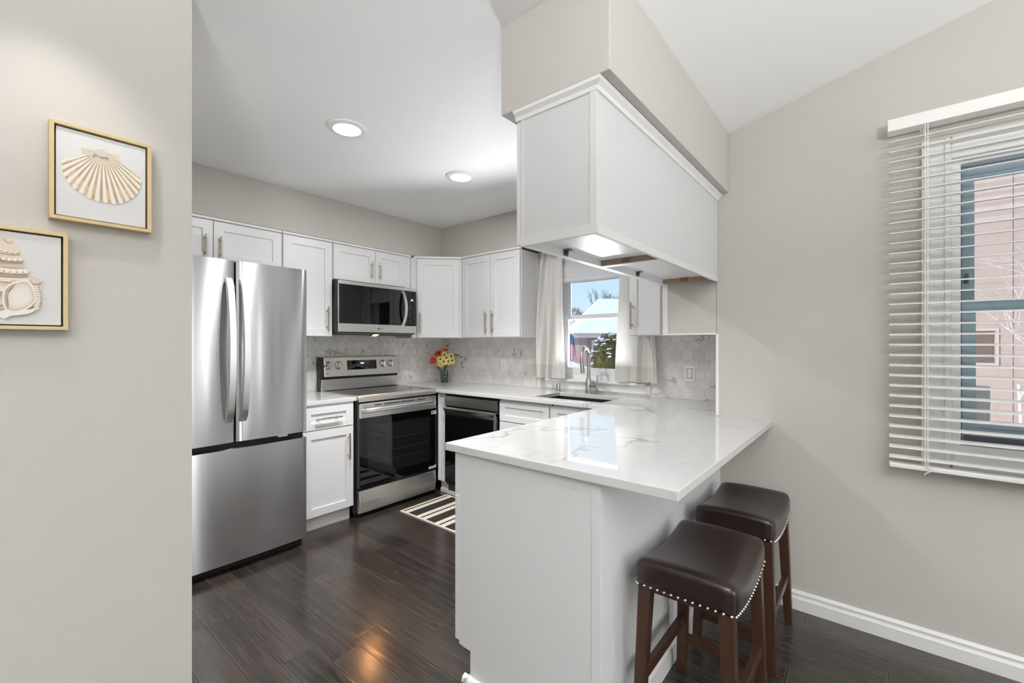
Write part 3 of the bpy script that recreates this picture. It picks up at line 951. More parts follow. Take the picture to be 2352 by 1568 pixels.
build('shoe_moulding', MB().prism(qs, lambda p, a: (a, PY0 - p[0], p[1]), -1.235, PX1).prism(qs, lambda p, a: (-1.207 - p[0], a, p[1]), PY0 - 0.02, 2.55)
      .prism([(0, 0), (0.014, 0), (0.012, 0.07), (0, 0.08)], lambda p, a: (PX1 + p[0], a, p[1]), 1.30, YD - 0.02), M['trim'], pb)
for y0, y1 in ((PY0 + 0.002, 1.65), (1.656, 2.09), (2.096, 2.535)):
    for kind, z0, z1 in (('drawer', 0.712, 0.872), ('door', 0.132, 0.704)):
        d = build(kind, MB().cells([y0, y0 + 0.057, y1 - 0.057, y1], [z0, z0 + 0.045, z1 - 0.045, z1], lambda i, j: not (i == 1 and j == 1), -1.294, -1.273, YZ)
                  .box(-1.285, -1.274, y0 + 0.05, y1 - 0.05, z0 + 0.04, z1 - 0.04), M['white'], pb, bevel=0.002)

# ------------------------------------------------------------------ worktops and sink
SX0, SX1, SY0, SY1 = -1.985, -1.412, 2.672, 3.035
NY = 2.560
xs = [XW + 0.001, -2.952, SX0, SX1, -1.32, XC - 0.001, -0.402]
ys = [1.187, NY, YD - 0.001, SY0, SY1, YN - 0.001]
def topmask(i, j):
    if i >= 4 and j == 0: return True
    if i in (4, 5) and j == 1: return True
    if i <= 4 and j >= 1: return not (i == 2 and j == 3)
    return False
tag(build('worktop', MB().cells(xs, ys, topmask, 0.884, 0.914, XY), M['quartz'], bevel=0.003),
    'white veined quartz worktop running under the window and over the peninsula', 'countertop')
tag(build('worktop', MB().box(XW + 0.001, -2.975, 1.38, 1.797, 0.884, 0.914), M['quartz'], bevel=0.003),
    'short white quartz worktop between refrigerator and range', 'countertop')
sk = thing('sink', 'undermounted dark steel sink basin set below the window', 'sink', ((SX0 + SX1) / 2, (SY0 + SY1) / 2, 0.70))
build('basin', MB().cells([SX0 - 0.015, SX0, SX1, SX1 + 0.015], [SY0 - 0.015, SY0, SY1, SY1 + 0.015], lambda i, j: not (i == 1 and j == 1), 0.70, 0.8835, XY)
      .box(SX0 - 0.015, SX1 + 0.015, SY0 - 0.015, SY1 + 0.015, 0.688, 0.70), M['sinkbasin'], sk)
build('drain', MB().lathe([(0.045, 0), (0.045, 0.004), (0.03, 0.002), (0.001, 0.002)], (-1.70, 2.85, 0.70), 20), M['chrome'], sk, smooth=True)

# faucet: tapered body, gooseneck, pull-down spray, side lever
fc = thing('faucet', 'tall brushed steel gooseneck faucet with side lever behind the sink', 'faucet', (-1.762, 3.112, 0.914))
FX_, FY_, FZ_ = -1.762, 3.112, 0.914
build('body', MB().lathe([(0.032, 0), (0.032, 0.004), (0.028, 0.008), (0.027, 0.075), (0.024, 0.095), (0.018, 0.118), (0.015, 0.13)], (FX_, FY_, FZ_), 24), M['chrome'], fc, smooth=True)
dirx, diry = 0.20, -0.98
neck = [(FX_, FY_, FZ_ + 0.12 + 0.15 * k / 4) for k in range(5)]
Rn = 0.085
for k in range(1, 15):
    a = pi * k / 14 * 1.03
    neck.append((FX_ + dirx * Rn * (1 - cos(a)), FY_ + diry * Rn * (1 - cos(a)), FZ_ + 0.27 + Rn * sin(a) * 1.12))
build('neck', MB().tube(neck, 0.0135, 14), M['chrome'], fc, smooth=True)
e0 = neck[-1]
build('spray_head', MB().tube([e0, (e0[0] + 0.002, e0[1] + 0.004, e0[2] - 0.03), (e0[0] + 0.004, e0[1] + 0.008, e0[2] - 0.09)], [0.0145, 0.017, 0.0175], 14), M['chrome'], fc, smooth=True)
build('lever', MB().cyl((FX_ + 0.015, FY_ - 0.004, FZ_ + 0.062), (FX_ + 0.085, FY_ - 0.01, FZ_ + 0.062), 0.019, 16)
      .tube([(FX_ + 0.078, FY_ - 0.01, FZ_ + 0.066), (FX_ + 0.084, FY_ - 0.012, FZ_ + 0.11), (FX_ + 0.082, FY_ - 0.014, FZ_ + 0.15)], [0.009, 0.007, 0.006], 10), M['chrome'], fc, smooth=True)
tag(build('soap_dispenser_cap', MB().lathe([(0.024, 0), (0.024, 0.004), (0.019, 0.006), (0.019, 0.058), (0.016, 0.064), (0.001, 0.065)], (-2.047, 3.108, 0.914), 20), M['chrome'], smooth=True),
    'short chrome air gap cap on the counter left of the faucet', 'air gap cap')

# ------------------------------------------------------------------ refrigerator (front faces +x)
fr = thing('refrigerator', 'stainless steel french-door refrigerator with bottom freezer drawer', 'refrigerator', (-2.85, 0.533, 0), R90)
FW = 0.838
build('body', MB().box(0.004, FW - 0.004, 0.075, 0.745, 0.03, 1.775), M['darkgrey'], fr, bevel=0.004, local=True)


def curved_door(x0, x1, z0, z1, th=0.068, bulge=0.010, r=0.010):
    """door slab with a gently convex front in plan and rounded vertical edges"""
    w = x1 - x0
    pts = []
    n = 22
    for k in range(n + 1):
        t = k / n
        x = x0 + w * t
        c = 4 * t * (1 - t)
        y = -bulge * c
        dxe = min(x - x0, x1 - x)
        if dxe < r:
            y += r - sqrt(max(0, r * r - (r - dxe) ** 2))
        pts.append((x, y))
    # extra samples in the rounded edges
    ex = [(x0, r), (x0 + r * 0.13, r * 0.5), (x0 + r * 0.4, r * 0.2)]
    er = [(x1 - r * 0.4, r * 0.2), (x1 - r * 0.13, r * 0.5), (x1, r)]
    pts = ex + pts[1:-1] + er
    pts = pts + [(x1, th), (x0, th)]
    return MB().prism(pts, lambda p, a: (p[0], p[1], a), z0, z1)


dL = build('door', curved_door(0.002, 0.4155, 0.742, 1.787), M['steel'], fr, smooth=True, local=True, sharp=0.5)
dR = build('door', curved_door(0.4225, FW - 0.002, 0.742, 1.787), M['steel'], fr, smooth=True, local=True, sharp=0.5)
fz = build('freezer_drawer', curved_door(0.002, FW - 0.002, 0.055, 0.704, bulge=0.012), M['steel'], fr, smooth=True, local=True, sharp=0.5)
build('gasket', MB().box(0.01, FW - 0.01, 0.045, 0.08, 0.70, 0.745).box(0.41, 0.428, 0.03, 0.08, 0.745, 1.78), M['gap'], fr, local=True)
build('hinge', MB().box(0.66, 0.72, 0.012, 0.06, 0.727, 0.741), M['steelhandle'], fr, bevel=0.003, local=True)
build('base_grille', MB().box(0.01, FW - 0.01, 0.06, 0.20, 0.0, 0.055), M['gap'], fr, local=True)


def bow_handle(x, z0, z1, lean):
    m = MB()
    n = 20
    sec = []
    for k in range(n + 1):
        t = k / n
        y = -0.012 - 0.058 * sin(pi * t) ** 0.7 if 0 < t < 1 else 0.0
        xx = x + lean * sin(pi * t)
        z = z0 + (z1 - z0) * t
        sec.append((xx, y, z))
    hw, th = 0.019, 0.016
    vs = []
    for xx, y, z in sec:
        vs += [(xx - hw, y - th * 0.55, z), (xx - hw * 0.82, y - th, z), (xx + hw * 0.82, y - th, z), (xx + hw, y - th * 0.55, z), (xx + hw, y + 0.006, z), (xx - hw, y + 0.006, z)]
    fs = []
    for k in range(n):
        for q in range(6):
            fs.append((k * 6 + q, k * 6 + (q + 1) % 6, (k + 1) * 6 + (q + 1) % 6, (k + 1) * 6 + q))
    fs += [(5, 4, 3, 2, 1, 0), tuple(n * 6 + q for q in range(6))]
    return m.add(vs, fs)


build('handle', bow_handle(0.382, 0.858, 1.682, 0.0), M['steelhandle'], dL, smooth=True, local=True)
build('handle', bow_handle(0.456, 0.858, 1.682, 0.0), M['steelhandle'], dR, smooth=True, local=True)

# ------------------------------------------------------------------ range (front faces +x)
rg = thing('range', 'stainless steel electric range with black glass oven door', 'range', (-2.985, 1.803, 0), R90)
RW = 0.756
build('body', MB().box(0, RW, 0.018, 0.60, 0.03, 0.885).box(0.01, RW - 0.01, 0.04, 0.5, 0, 0.03), M['black'], rg, bevel=0.002, local=True)
build('cooktop', MB().box(0.012, RW - 0.012, 0.012, 0.53, 0.885, 0.9165), M['blackglass'], rg, bevel=0.002, local=True)
for x0 in (0.0, RW - 0.012):
    build('cooktop_rail', MB().box(x0, x0 + 0.012, 0.0, 0.535, 0.885, 0.920), M['steel2'], rg, bevel=0.002, local=True)
build('front_rail', MB().prism([(0.02, 0.872), (-0.018, 0.872), (-0.026, 0.882), (-0.026, 0.902), (-0.016, 0.916), (0.012, 0.920), (0.02, 0.918)], lambda p, a: (a, p[0], p[1]), 0.008, RW), M['steel2'], rg, bevel=0.003, local=True)
od = build('oven_door', MB().box(0.012, RW - 0.002, -0.028, 0.016, 0.748, 0.858).box(0.012, RW - 0.002, -0.020, 0.016, 0.222, 0.748), M['steel2'], rg, bevel=0.004, local=True)
build('oven_window', MB().box(0.010, RW, -0.030, -0.018, 0.224, 0.750), M['blackglass'], od, bevel=0.002, local=True)
build('inner_window', MB().box(0.075, RW - 0.075, -0.0312, -0.029, 0.300, 0.690), M['ovenwin'], od, local=True)
rk = MB()
for z in (0.40, 0.47, 0.56):
    rk.box(0.10, RW - 0.10, -0.0316, -0.0308, z, z + 0.002)
build('oven_rack', rk, M['darkgrey'], od, local=True)
hm = MB()
hp = [(0.035, -0.028, 0.803), (0.045, -0.052, 0.806), (0.075, -0.072, 0.809), (0.15, -0.078, 0.811), (RW / 2, -0.080, 0.812), (RW - 0.15, -0.078, 0.811), (RW - 0.075, -0.072, 0.809), (RW - 0.045, -0.052, 0.806), (RW - 0.035, -0.028, 0.803)]
def flat_bar(path, hh, ht):
    m = MB(); vs = []
    for k, p in enumerate(path):
        a, b = path[max(k - 1, 0)], path[min(k + 1, len(path) - 1)]
        d = Vector((b[0] - a[0], b[1] - a[1], 0)).normalized()
        nrm = Vector((d.y, -d.x, 0))
        for (q, z) in ((1, -hh * .6), (1, hh * .6), (0.3, hh), (-1, hh * .8), (-1, -hh * .8), (0.3, -hh)):
            vs.append((p[0] + nrm.x * ht * q, p[1] + nrm.y * ht * q, p[2] + z))
    fs = [(k * 6 + q, k * 6 + (q + 1) % 6, (k + 1) * 6 + (q + 1) % 6, (k + 1) * 6 + q) for k in range(len(path) - 1) for q in range(6)]
    fs += [(5, 4, 3, 2, 1, 0), tuple((len(path) - 1) * 6 + q for q in range(6))]
    return m.add(vs, fs)
build('handle', flat_bar(hp, 0.017, 0.009), M['steelhandle'], od, smooth=True, local=True)
vm = MB()
for x0, x1 in ((0.14, 0.20), (0.225, 0.37), (0.38, 0.52), (0.545, 0.63)):
    vm.box(x0, x1, -0.0292, -0.026, 0.838, 0.845)
build('vent_slots', vm, M['gap'], od, local=True)
stk = build('sticker', MB().box(0.695, 0.752, -0.0312, -0.0300, 0.700, 0.730), M['paper'], od, local=True)
stk['label'] = 'white printed sticker'
build('sticker', MB().box(0.668, 0.735, -0.0312, -0.0300, 0.232, 0.252), M['paper'], od, local=True)
build('sticker', MB().box(0.738, 0.746, -0.0312, -0.0300, 0.232, 0.262), M['paper'], od, local=True)
for x0, x1, z0, z1 in ((0.700, 0.713, 0.708, 0.722), (0.716, 0.722, 0.711, 0.722), (0.726, 0.732, 0.708, 0.719), (0.735, 0.748, 0.716, 0.722), (0.672, 0.730, 0.237, 0.240), (0.672, 0.722, 0.244, 0.247)):
    build('sticker_print', MB().box(x0, x1, -0.0315, -0.0311, z0, z1), M['ink'], od, local=True)
build('storage_drawer', MB().prism([(0.016, 0.03), (-0.016, 0.034), (-0.028, 0.12), (-0.022, 0.207), (0.016, 0.210)], lambda p, a: (a, p[0], p[1]), 0.012, RW - 0.002), M['steel2'], rg, bevel=0.006, local=True)
# backguard
bgd = build('backguard', MB().prism([(0.60, 0.885), (0.545, 0.885), (0.525, 1.192), (0.565, 1.198), (0.60, 1.198)], lambda p, a: (a, p[0], p[1]), 0.0, RW), M['black'], rg, bevel=0.002, local=True)
SL = lambda z: 0.545 - 0.020 * (z - 0.885) / 0.307
build('lower_panel', MB().hexa([(0.004, 0.538, 0.918), (RW - 0.003, 0.538, 0.918), (RW - 0.003, 0.56, 0.918), (0.004, 0.56, 0.918)],
                               [(0.004, 0.524, 1.012), (RW - 0.003, 0.524, 1.012), (RW - 0.003, 0.56, 1.012), (0.004, 0.56, 1.012)]), M['steel2'], bgd, bevel=0.003, local=True)
cpn = build('control_panel', MB().hexa([(0.018, 0.498, 1.034), (RW + 0.0, 0.498, 1.034), (RW, 0.545, 1.034), (0.018, 0.545, 1.034)],
                                 [(0.018, 0.520, 1.196), (RW, 0.520, 1.196), (RW, 0.56, 1.196), (0.018, 0.56, 1.196)]), M['steel2'], rg, bevel=0.004, local=True)
tilt = atan2(0.022, 0.162)
PFRONT = lambda z: 0.498 + 0.022 * (z - 1.034) / 0.162
y_ = PFRONT(1.125)
dsp = build('display', MB().hexa([(0.222, PFRONT(1.086) - 0.002, 1.086), (0.510, PFRONT(1.086) - 0.002, 1.086), (0.510, PFRONT(1.086) + 0.01, 1.086), (0.222, PFRONT(1.086) + 0.01, 1.086)],
                           [(0.222, PFRONT(1.166) - 0.002, 1.166), (0.510, PFRONT(1.166) - 0.002, 1.166), (0.510, PFRONT(1.166) + 0.01, 1.166), (0.222, PFRONT(1.166) + 0.01, 1.166)]), M['blackglass'], cpn, local=True)
mk = MB()
for k, (x, z) in enumerate(((0.30, 1.15), (0.33, 1.15), (0.32, 1.115), (0.35, 1.105), (0.40, 1.155), (0.425, 1.15), (0.40, 1.135), (0.425, 1.132), (0.45, 1.155), (0.475, 1.15), (0.45, 1.12), (0.37, 1.105))):
    build('display_mark', MB().box(x, x + 0.012, PFRONT(z) - 0.0026, PFRONT(z) - 0.0018, z, z + 0.005), M['digitdim'], dsp, local=True)
mk = MB()
for x in (0.352, 0.364, 0.376):
    mk.box(x, x + 0.007, PFRONT(1.14) - 0.0027, PFRONT(1.14) - 0.0016, 1.133, 1.147)
build('clock_digits', mk, M['digit'], dsp, local=True)
for x in (0.052, 0.145, 0.578, 0.662):
    kz = 1.128
    ky = PFRONT(kz)
    k = build('knob', MB().lathe([(0.031, 0.0), (0.031, 0.004), (0.027, 0.006), (0.026, 0.022), (0.022, 0.026), (0.001, 0.026)], (x, ky, kz), 28, axis='y'), M['chrome'], cpn, smooth=True, local=True)
    build('grip', MB().box(x - 0.007, x + 0.007, ky - 0.036, ky - 0.022, kz - 0.026, kz + 0.026), M['chrome'], k, bevel=0.003, local=True)
    build('knob_ring', MB().lathe([(0.034, 0.0), (0.034, 0.002), (0.030, 0.002)], (x, ky - 0.0005, kz), 28, axis='y'), M['black'], k, smooth=True, local=True)
mk = MB()
mk.lathe([(0.006, 0), (0.006, 0.0006), (0.001, 0.0006)], (0.028 + 0.006, PFRONT(1.062) - 0.001, 1.062), 16, axis='y')
build('emblem', mk, M['slate'], cpn, local=True)
text_mesh('logo', 'LG', 0.016, M['slate'], cpn, Matrix.Translation((0.058, PFRONT(1.062) - 0.0012, 1.062)) @ FRONT)

# ------------------------------------------------------------------ over-the-range microwave (front faces +x)
mw = thing('microwave', 'black glass and stainless over-the-range microwave above the cooktop', 'microwave', (-3.215, 1.738, 0), R90)
MW0, MW1 = 0.046, 0.792
build('body', MB().box(MW0, MW1, 0.0, 0.385, 1.398, 1.806), M['black'], mw, bevel=0.002, local=True)
build('side_vent', MB().box(MW0 - 0.001, MW0, 0.05, 0.07, 1.42, 1.70), M['darkgrey'], mw, local=True)
build('top_vent', MB().box(MW0, MW1, -0.014, 0.0, 1.778, 1.806), M['steel2'], mw, bevel=0.002, local=True)
md = build('door', MB().box(MW0, 0.672, -0.016, 0.0, 1.404, 1.776), M['steel2'], mw, bevel=0.002, local=True)
build('window', MB().box(MW0 + 0.001, 0.671, -0.0185, -0.010, 1.470, 1.776), M['blackglass'], md, bevel=0.001, local=True)
hx = []
for k in range(13):
    t = k / 12
    hx.append((0.642 + 0.004 * sin(pi * t), -0.016 - 0.045 * sin(pi * t) ** 0.8 if 0 < t < 1 else -0.012, 1.468 + (1.772 - 1.468) * t))
hb = MB(); vs = []
for x, y, z in hx:
    vs += [(x - 0.013, y - 0.008, z), (x + 0.013, y - 0.008, z), (x + 0.013, y + 0.004, z), (x - 0.013, y + 0.004, z)]
hb.add(vs, [(k * 4 + q, k * 4 + (q + 1) % 4, (k + 1) * 4 + (q + 1) % 4, (k + 1) * 4 + q) for k in range(12) for q in range(4)] + [(3, 2, 1, 0), (48, 49, 50, 51)])
build('handle', hb, M['steelhandle'], md, smooth=True, local=True)
cpm = build('control_panel', MB().box(0.675, MW1, -0.0175, 0.0, 1.470, 1.776), M['blackglass'], mw, bevel=0.001, local=True)
build('lower_trim', MB().box(0.675, MW1, -0.016, 0.0, 1.404, 1.468), M['steel2'], mw, bevel=0.002, local=True)
mk = MB()
for r in range(9):
    for c in range(4):
        if (r * 5 + c * 3) % 7 == 0: continue
        x = 0.692 + c * 0.022; z = 1.497 + r * 0.0185
        mk.box(x, x + 0.010 - 0.003 * ((r + c) % 2), -0.0179, -0.0174, z, z + 0.0035)
build('keypad_print', mk, M['digitdim'], cpm, local=True)
text_mesh('clock_digits', '10', 0.026, M['digit'], cpm, Matrix.Translation((0.742, -0.0178, 1.698)) @ FRONT)
build('emblem', MB().lathe([(0.008, 0), (0.008, 0.0006), (0.001, 0.0006)], (0.402, -0.0162, 1.437), 16, axis='y'), M['darkgrey'], md, local=True)
text_mesh('logo', 'LG', 0.022, M['slate'], md, Matrix.Translation((0.430, -0.0164, 1.437)) @ FRONT)
build('hood_underside', MB().box(MW0 + 0.01, MW1 - 0.01, 0.02, 0.37, 1.388, 1.398), M['slate'], mw, local=True)
for x0 in (0.11, 0.50):
    build('grease_filter', MB().box(x0, x0 + 0.24, 0.06, 0.26, 1.384, 1.388), M['black'], mw, local=True)
clm = build('cooktop_lamp', MB().prism([(0.050, 1.388), (0.094, 1.376), (0.094, 1.388)], lambda p, a: (a, p[0], p[1]), 0.385, 0.465), M['black'], mw, local=True)
build('lens', MB().prism([(0.052, 1.3872), (0.092, 1.3762), (0.0917, 1.3752), (0.0517, 1.3862)], lambda p, a: (a, p[0], p[1]), 0.405, 0.447), M['warmglow'], clm, local=True)

# ------------------------------------------------------------------ dishwasher (front faces -y)
dwr = thing('dishwasher', 'dark stainless dishwasher under the counter left of the sink', 'dishwasher', (-2.886, 2.60, 0))
build('body', MB().box(0.002, 0.616, 0.012, 0.58, 0.09, 0.872), M['gap'], dwr, local=True)
build('control_strip', MB().box(0.006, 0.612, -0.016, 0.012, 0.778, 0.862), M['slate'], dwr, bevel=0.003, local=True)
ddr = build('door', MB().box(0.006, 0.612, -0.012, 0.012, 0.115, 0.700).prism([(0.012, 0.70), (-0.012, 0.70), (-0.016, 0.735), (-0.034, 0.752), (-0.032, 0.766), (0.004, 0.758), (0.012, 0.758)], lambda p, a: (a, p[0], p[1]), 0.006, 0.612), M['darksteel'], dwr, bevel=0.002, local=True)
build('handle_trim', MB().box(0.590, 0.612, -0.034, 0.0, 0.60, 0.77).prism([(-0.0125, 0.705), (-0.018, 0.725), (-0.0360, 0.750), (-0.0340, 0.770), (-0.010, 0.764)], lambda p, a: (a, p[0], p[1]), 0.006, 0.590), M['dwband'], ddr, bevel=0.002, local=True)
build('toe_panel', MB().box(0.006, 0.612, 0.03, 0.05, 0.012, 0.09), M['darkgrey'], dwr, local=True)
build('foot', MB().box(0.0, 0.618, 0.02, 0.032, 0.0, 0.03), M['trim'], dwr, local=True)

# ------------------------------------------------------------------ rug
rug = MB()
RX0, RX1, RY0, RY1 = -2.855, -1.62, 2.10, 2.585
bands = [(RX0, 0.022, 1)]
x = RX0 + 0.022
seq = [(0.018, 0), (0.045, 1), (0.098, 0), (0.045, 1)]
k = 0
while x < RX1 - 0.03:
    w, m = seq[k % 4]
    w = min(w, RX1 - 0.022 - x)
    bands.append((x, w, m)); x += w; k += 1
bands.append((x, RX1 - x, 1))
for x, w, m in bands:
    rug.box(x, x + w, RY0 + 0.016, RY1 - 0.016, 0.0005, 0.009, m)
rug.box(RX0, RX1, RY0, RY0 + 0.016, 0.0005, 0.009, 1).box(RX0, RX1, RY1 - 0.016, RY1, 0.0005, 0.009, 1)
tag(build('rug', rug, [M['rugblack'], M['rugcream']]), 'black kitchen mat with cream stripes on the floor before the sink', 'rug')

# ------------------------------------------------------------------ bar stools
def rounded_box(hx, hy, hz, r, n=14, shape=None):
    """cube surface pushed onto a rounded box"""
    vs = {}; out = []; fs = []
    def vid(p):
        k = tuple(round(q, 5) for q in p)
        if k not in vs:
            vs[k] = len(out)
            a = Vector((p[0] * hx, p[1] * hy, p[2] * hz))
            i = Vector((max(-hx + r, min(hx - r, a.x)), max(-hy + r, min(hy - r, a.y)), max(-hz + r, min(hz - r, a.z))))
            d = a - i
            q = i + d.normalized() * r if d.length > 1e-9 else a
            out.append(shape(q) if shape else tuple(q))
        return vs[k]
    g = lambda i: -1 + 2 * i / n
    for ax in range(3):
        for sgn in (-1, 1):
            for i in range(n):
                for j in range(n):
                    q = []
                    for (u, v) in ((i, j), (i + 1, j), (i + 1, j + 1), (i, j + 1)):
                        p = [0, 0, 0]; p[ax] = sgn; p[(ax + 1) % 3] = g(u); p[(ax + 2) % 3] = g(v)
                        q.append(vid(p))
                    fs.append(tuple(q))
    return MB().add(out, fs)


def make_stool(label):
    t = thing('bar_stool', label, 'stool', (0, 0, 0), 0, 'leather stools along the peninsula')
    hx, hy = 0.152, 0.222
    dip = lambda y: 0.030 * (min(1.0, abs(y) / hy) ** 2) - 0.018
    def shape(q):
        z = q.z
        crown = 0.008 * (1 - (q.x / hx) ** 2) if z > 0 else 0.0
        return (q.x, q.y, 0.554 + z + dip(q.y) + crown)
    seat = build('seat', rounded_box(hx, hy, 0.048, 0.026, 16, shape), M['leather'], t, smooth=True, local=True, sharp=1.2)
    nm = MB()
    per = []
    nx, ny = 14, 20
    for k in range(nx):
        xx = -hx + 0.012 + (2 * hx - 0.024) * k / (nx - 1)
        per += [(xx, -hy + 0.0025), (xx, hy - 0.0025)]
    for k in range(ny):
        yy = -hy + 0.014 + (2 * hy - 0.028) * k / (ny - 1)
        per += [(-hx + 0.0025, yy), (hx - 0.0025, yy)]
    for xx, yy in per:
        nm.ball((xx, yy, 0.554 - 0.036 + dip(yy)), 0.0050, 8, 6)
    build('nailhead_trim', nm, M['nail'], seat, smooth=True, local=True)
    ap = MB()
    ap.box(-0.125, 0.125, -0.200, -0.182, 0.505, 0.535).box(-0.125, 0.125, 0.182, 0.200, 0.505, 0.535)
    ap.box(-0.134, -0.116, -0.19, 0.19, 0.490, 0.512).box(0.116, 0.134, -0.19, 0.19, 0.490, 0.512)
    build('apron', ap, M['stoolwood'], t, bevel=0.002, local=True)
    def leg_at(sx, sy, z):
        f = 1 - z / 0.525
        return (sx * (0.122 + 0.022 * f), sy * (0.190 + 0.022 * f))
    for sx in (-1, 1):
        for sy in (-1, 1):
            (x0, y0), (x1, y1) = leg_at(sx, sy, 0), leg_at(sx, sy, 0.525)
            a, b = 0.016, 0.021
            build('leg', MB().hexa([(x0 - a, y0 - a, 0), (x0 + a, y0 - a, 0), (x0 + a, y0 + a, 0), (x0 - a, y0 + a, 0)],
                                   [(x1 - b, y1 - b, 0.53), (x1 + b, y1 - b, 0.53), (x1 + b, y1 + b, 0.53), (x1 - b, y1 + b, 0.53)]), M['stoolwood'], t, bevel=0.003, local=True)
    def stretcher(p, q, z, w, h):
        d = Vector((q[0] - p[0], q[1] - p[1], 0)).normalized(); nrm = Vector((-d.y, d.x, 0)) * w
        P, Q = Vector((p[0], p[1], 0)), Vector((q[0], q[1], 0))
        c = [P - nrm, P + nrm, Q + nrm, Q - nrm]
        build('stretcher', MB().hexa([(v.x, v.y, z - h) for v in c], [(v.x, v.y, z + h) for v in c]), M['stoolwood'], t, bevel=0.002, local=True)
    for sx in (-1, 1):
        stretcher(leg_at(sx, -1, 0.22), leg_at(sx, 1, 0.22), 0.22, 0.011, 0.017)
    for sy in (-1, 1):
        stretcher(leg_at(-1, sy, 0.14), leg_at(1, sy, 0.14), 0.14, 0.011, 0.017)
    return t


st = make_stool('dark brown leather bar stool with nailhead trim nearest the camera')
st2 = copy_tree(st)
st.location = (-0.452, 1.585, 0)
st2.location = (-0.452, 2.205, 0)
st2['label'] = 'dark brown leather bar stool behind the other, beside the dining wall'

# ------------------------------------------------------------------ framed shell pictures on the left wall
XP = -1.70


def picture(label, y0, y1, z0, z1):
    t = thing('framed_picture', label, 'picture', (XP, (y0 + y1) / 2, (z0 + z1) / 2), 0, 'framed shell prints on the left wall')
    w = 0.0095
    build('frame', MB().cells([y0, y0 + w, y1 - w, y1], [z0, z0 + w, z1 - w, z1], lambda i, j: not (i == 1 and j == 1), XP + 0.0005, XP + 0.036, YZ), M['gold'], t, bevel=0.001)
    build('frame_liner', MB().box(XP + 0.001, XP + 0.006, y0 + w, y1 - w, z0 + w, z1 - w), M['frameblack'], t)
    g = w + 0.0032
    c = build('canvas', MB().box(XP + 0.006, XP + 0.028, y0 + g, y1 - g, z0 + g, z1 - g), M['canvas'], t, bevel=0.0015)
    return t, c


class Flat:
    """flat painted polygons on a canvas: thin layers with their own colours"""
    def __init__(s, x):
        s.mb = MB(); s.cols = []; s.x = x; s.k = 0
    def poly(s, pts, col):
        s.k += 1
        a = s.x + 0.00003 * s.k
        s.mb.add([(a, y, z) for y, z in pts], [tuple(range(len(pts)))])
        s.cols.append(col)
    def tri_fan(s, c, pts, col):
        s.k += 1
        a = s.x + 0.00003 * s.k
        vs = [(a, c[0], c[1])] + [(a, y, z) for y, z in pts]
        s.mb.add(vs, [(0, i, i + 1) for i in range(1, len(pts))])
        s.cols += [col] * (len(pts) - 1)
    def done(s, name, parent):
        return build(name, s.mb, M['paint'], parent, colors=s.cols)


p1, c1 = picture('gold-framed print of a ribbed scallop shell, the higher of two', 0.122, 0.3335, 1.637, 1.8975)
F1 = Flat(XP + 0.0282)
apex = (0.2253, 1.8474)
fan = [(0.2153, 1.834), (0.185, 1.818), (0.146, 1.7976), (0.1443, 1.7825), (0.1471, 1.7622), (0.1517, 1.7489), (0.1621, 1.7321), (0.1739, 1.7205), (0.1871, 1.7148), (0.2004, 1.7065),
       (0.2178, 1.7024), (0.2317, 1.7045), (0.2433, 1.7036), (0.2589, 1.7049), (0.2749, 1.7167), (0.2899, 1.7294), (0.2995, 1.7435), (0.3058, 1.7613), (0.3107, 1.7825), (0.3093, 1.7929), (0.294, 1.8063), (0.2656, 1.8233), (0.2368, 1.838)]
earL = [(0.1822, 1.8411), (0.1931, 1.8423), (0.2128, 1.8448), (0.2253, 1.8517), (0.2153, 1.8337), (0.1931, 1.823), (0.1871, 1.8227)]
earR = [(0.2253, 1.8517), (0.2407, 1.8457), (0.2616, 1.8457), (0.2656, 1.8277), (0.2498, 1.8296), (0.2368, 1.834)]
F1.poly(earL, srgb(196, 184, 162)); F1.poly(earR, srgb(206, 190, 168))
F1.tri_fan(apex, fan, srgb(214, 200, 176))
# resample the rim and lay alternating pale ribs and tan grooves from the hinge to the rim
def resample(pts, n):
    L = [0]
    for a, b in zip(pts, pts[1:]):
        L.append(L[-1] + math.dist(a, b))
    out = []
    for k in range(n + 1):
        s_ = L[-1] * k / n
        i = max(j for j in range(len(L)) if L[j] <= s_ + 1e-12)
        i = min(i, len(pts) - 2)
        t = (s_ - L[i]) / max(1e-9, L[i + 1] - L[i])
        out.append((pts[i][0] + (pts[i + 1][0] - pts[i][0]) * t, pts[i][1] + (pts[i + 1][1] - pts[i][1]) * t))
    return out
rim = resample(fan[2:21], 136)
RIB = 17
rr = random.Random(3)
lerp = lambda a, b, t: (a[0] + (b[0] - a[0]) * t, a[1] + (b[1] - a[1]) * t)
for r in range(RIB):
    i0 = r * 8
    for (a, b, s0, s1, col) in ((0, 5, 0.16, 1.0, srgb(216, 206, 190)), (1, 4, 0.42, 1.012, srgb(228, 222, 212)),
                                (5, 8, 0.10, 0.99, srgb(172, 150, 112)), (6, 7, 0.2, 0.97, srgb(132, 108, 78)), (4, 5, 0.3, 0.9, srgb(192, 172, 138))):
        s0 += rr.uniform(-0.05, 0.05)
        A, B = rim[i0 + a], rim[i0 + b]
        F1.poly([lerp(apex, A, s0), lerp(apex, A, s1), lerp(apex, B, s1), lerp(apex, B, s0)], col)
    if rr.random() < 0.6:
        A, B = rim[i0 + 5], rim[i0 + 8]
        u = rr.uniform(0.55, 0.8)
        F1.poly([lerp(apex, A, u), lerp(apex, A, u + 0.2), lerp(apex, B, u + 0.2), lerp(apex, B, u)], srgb(196, 160, 112))
F1.poly([(0.2253, 1.8517), (0.2128, 1.8448), (0.2053, 1.8337), (0.221, 1.828), (0.2353, 1.831), (0.243, 1.842)], srgb(190, 184, 172))
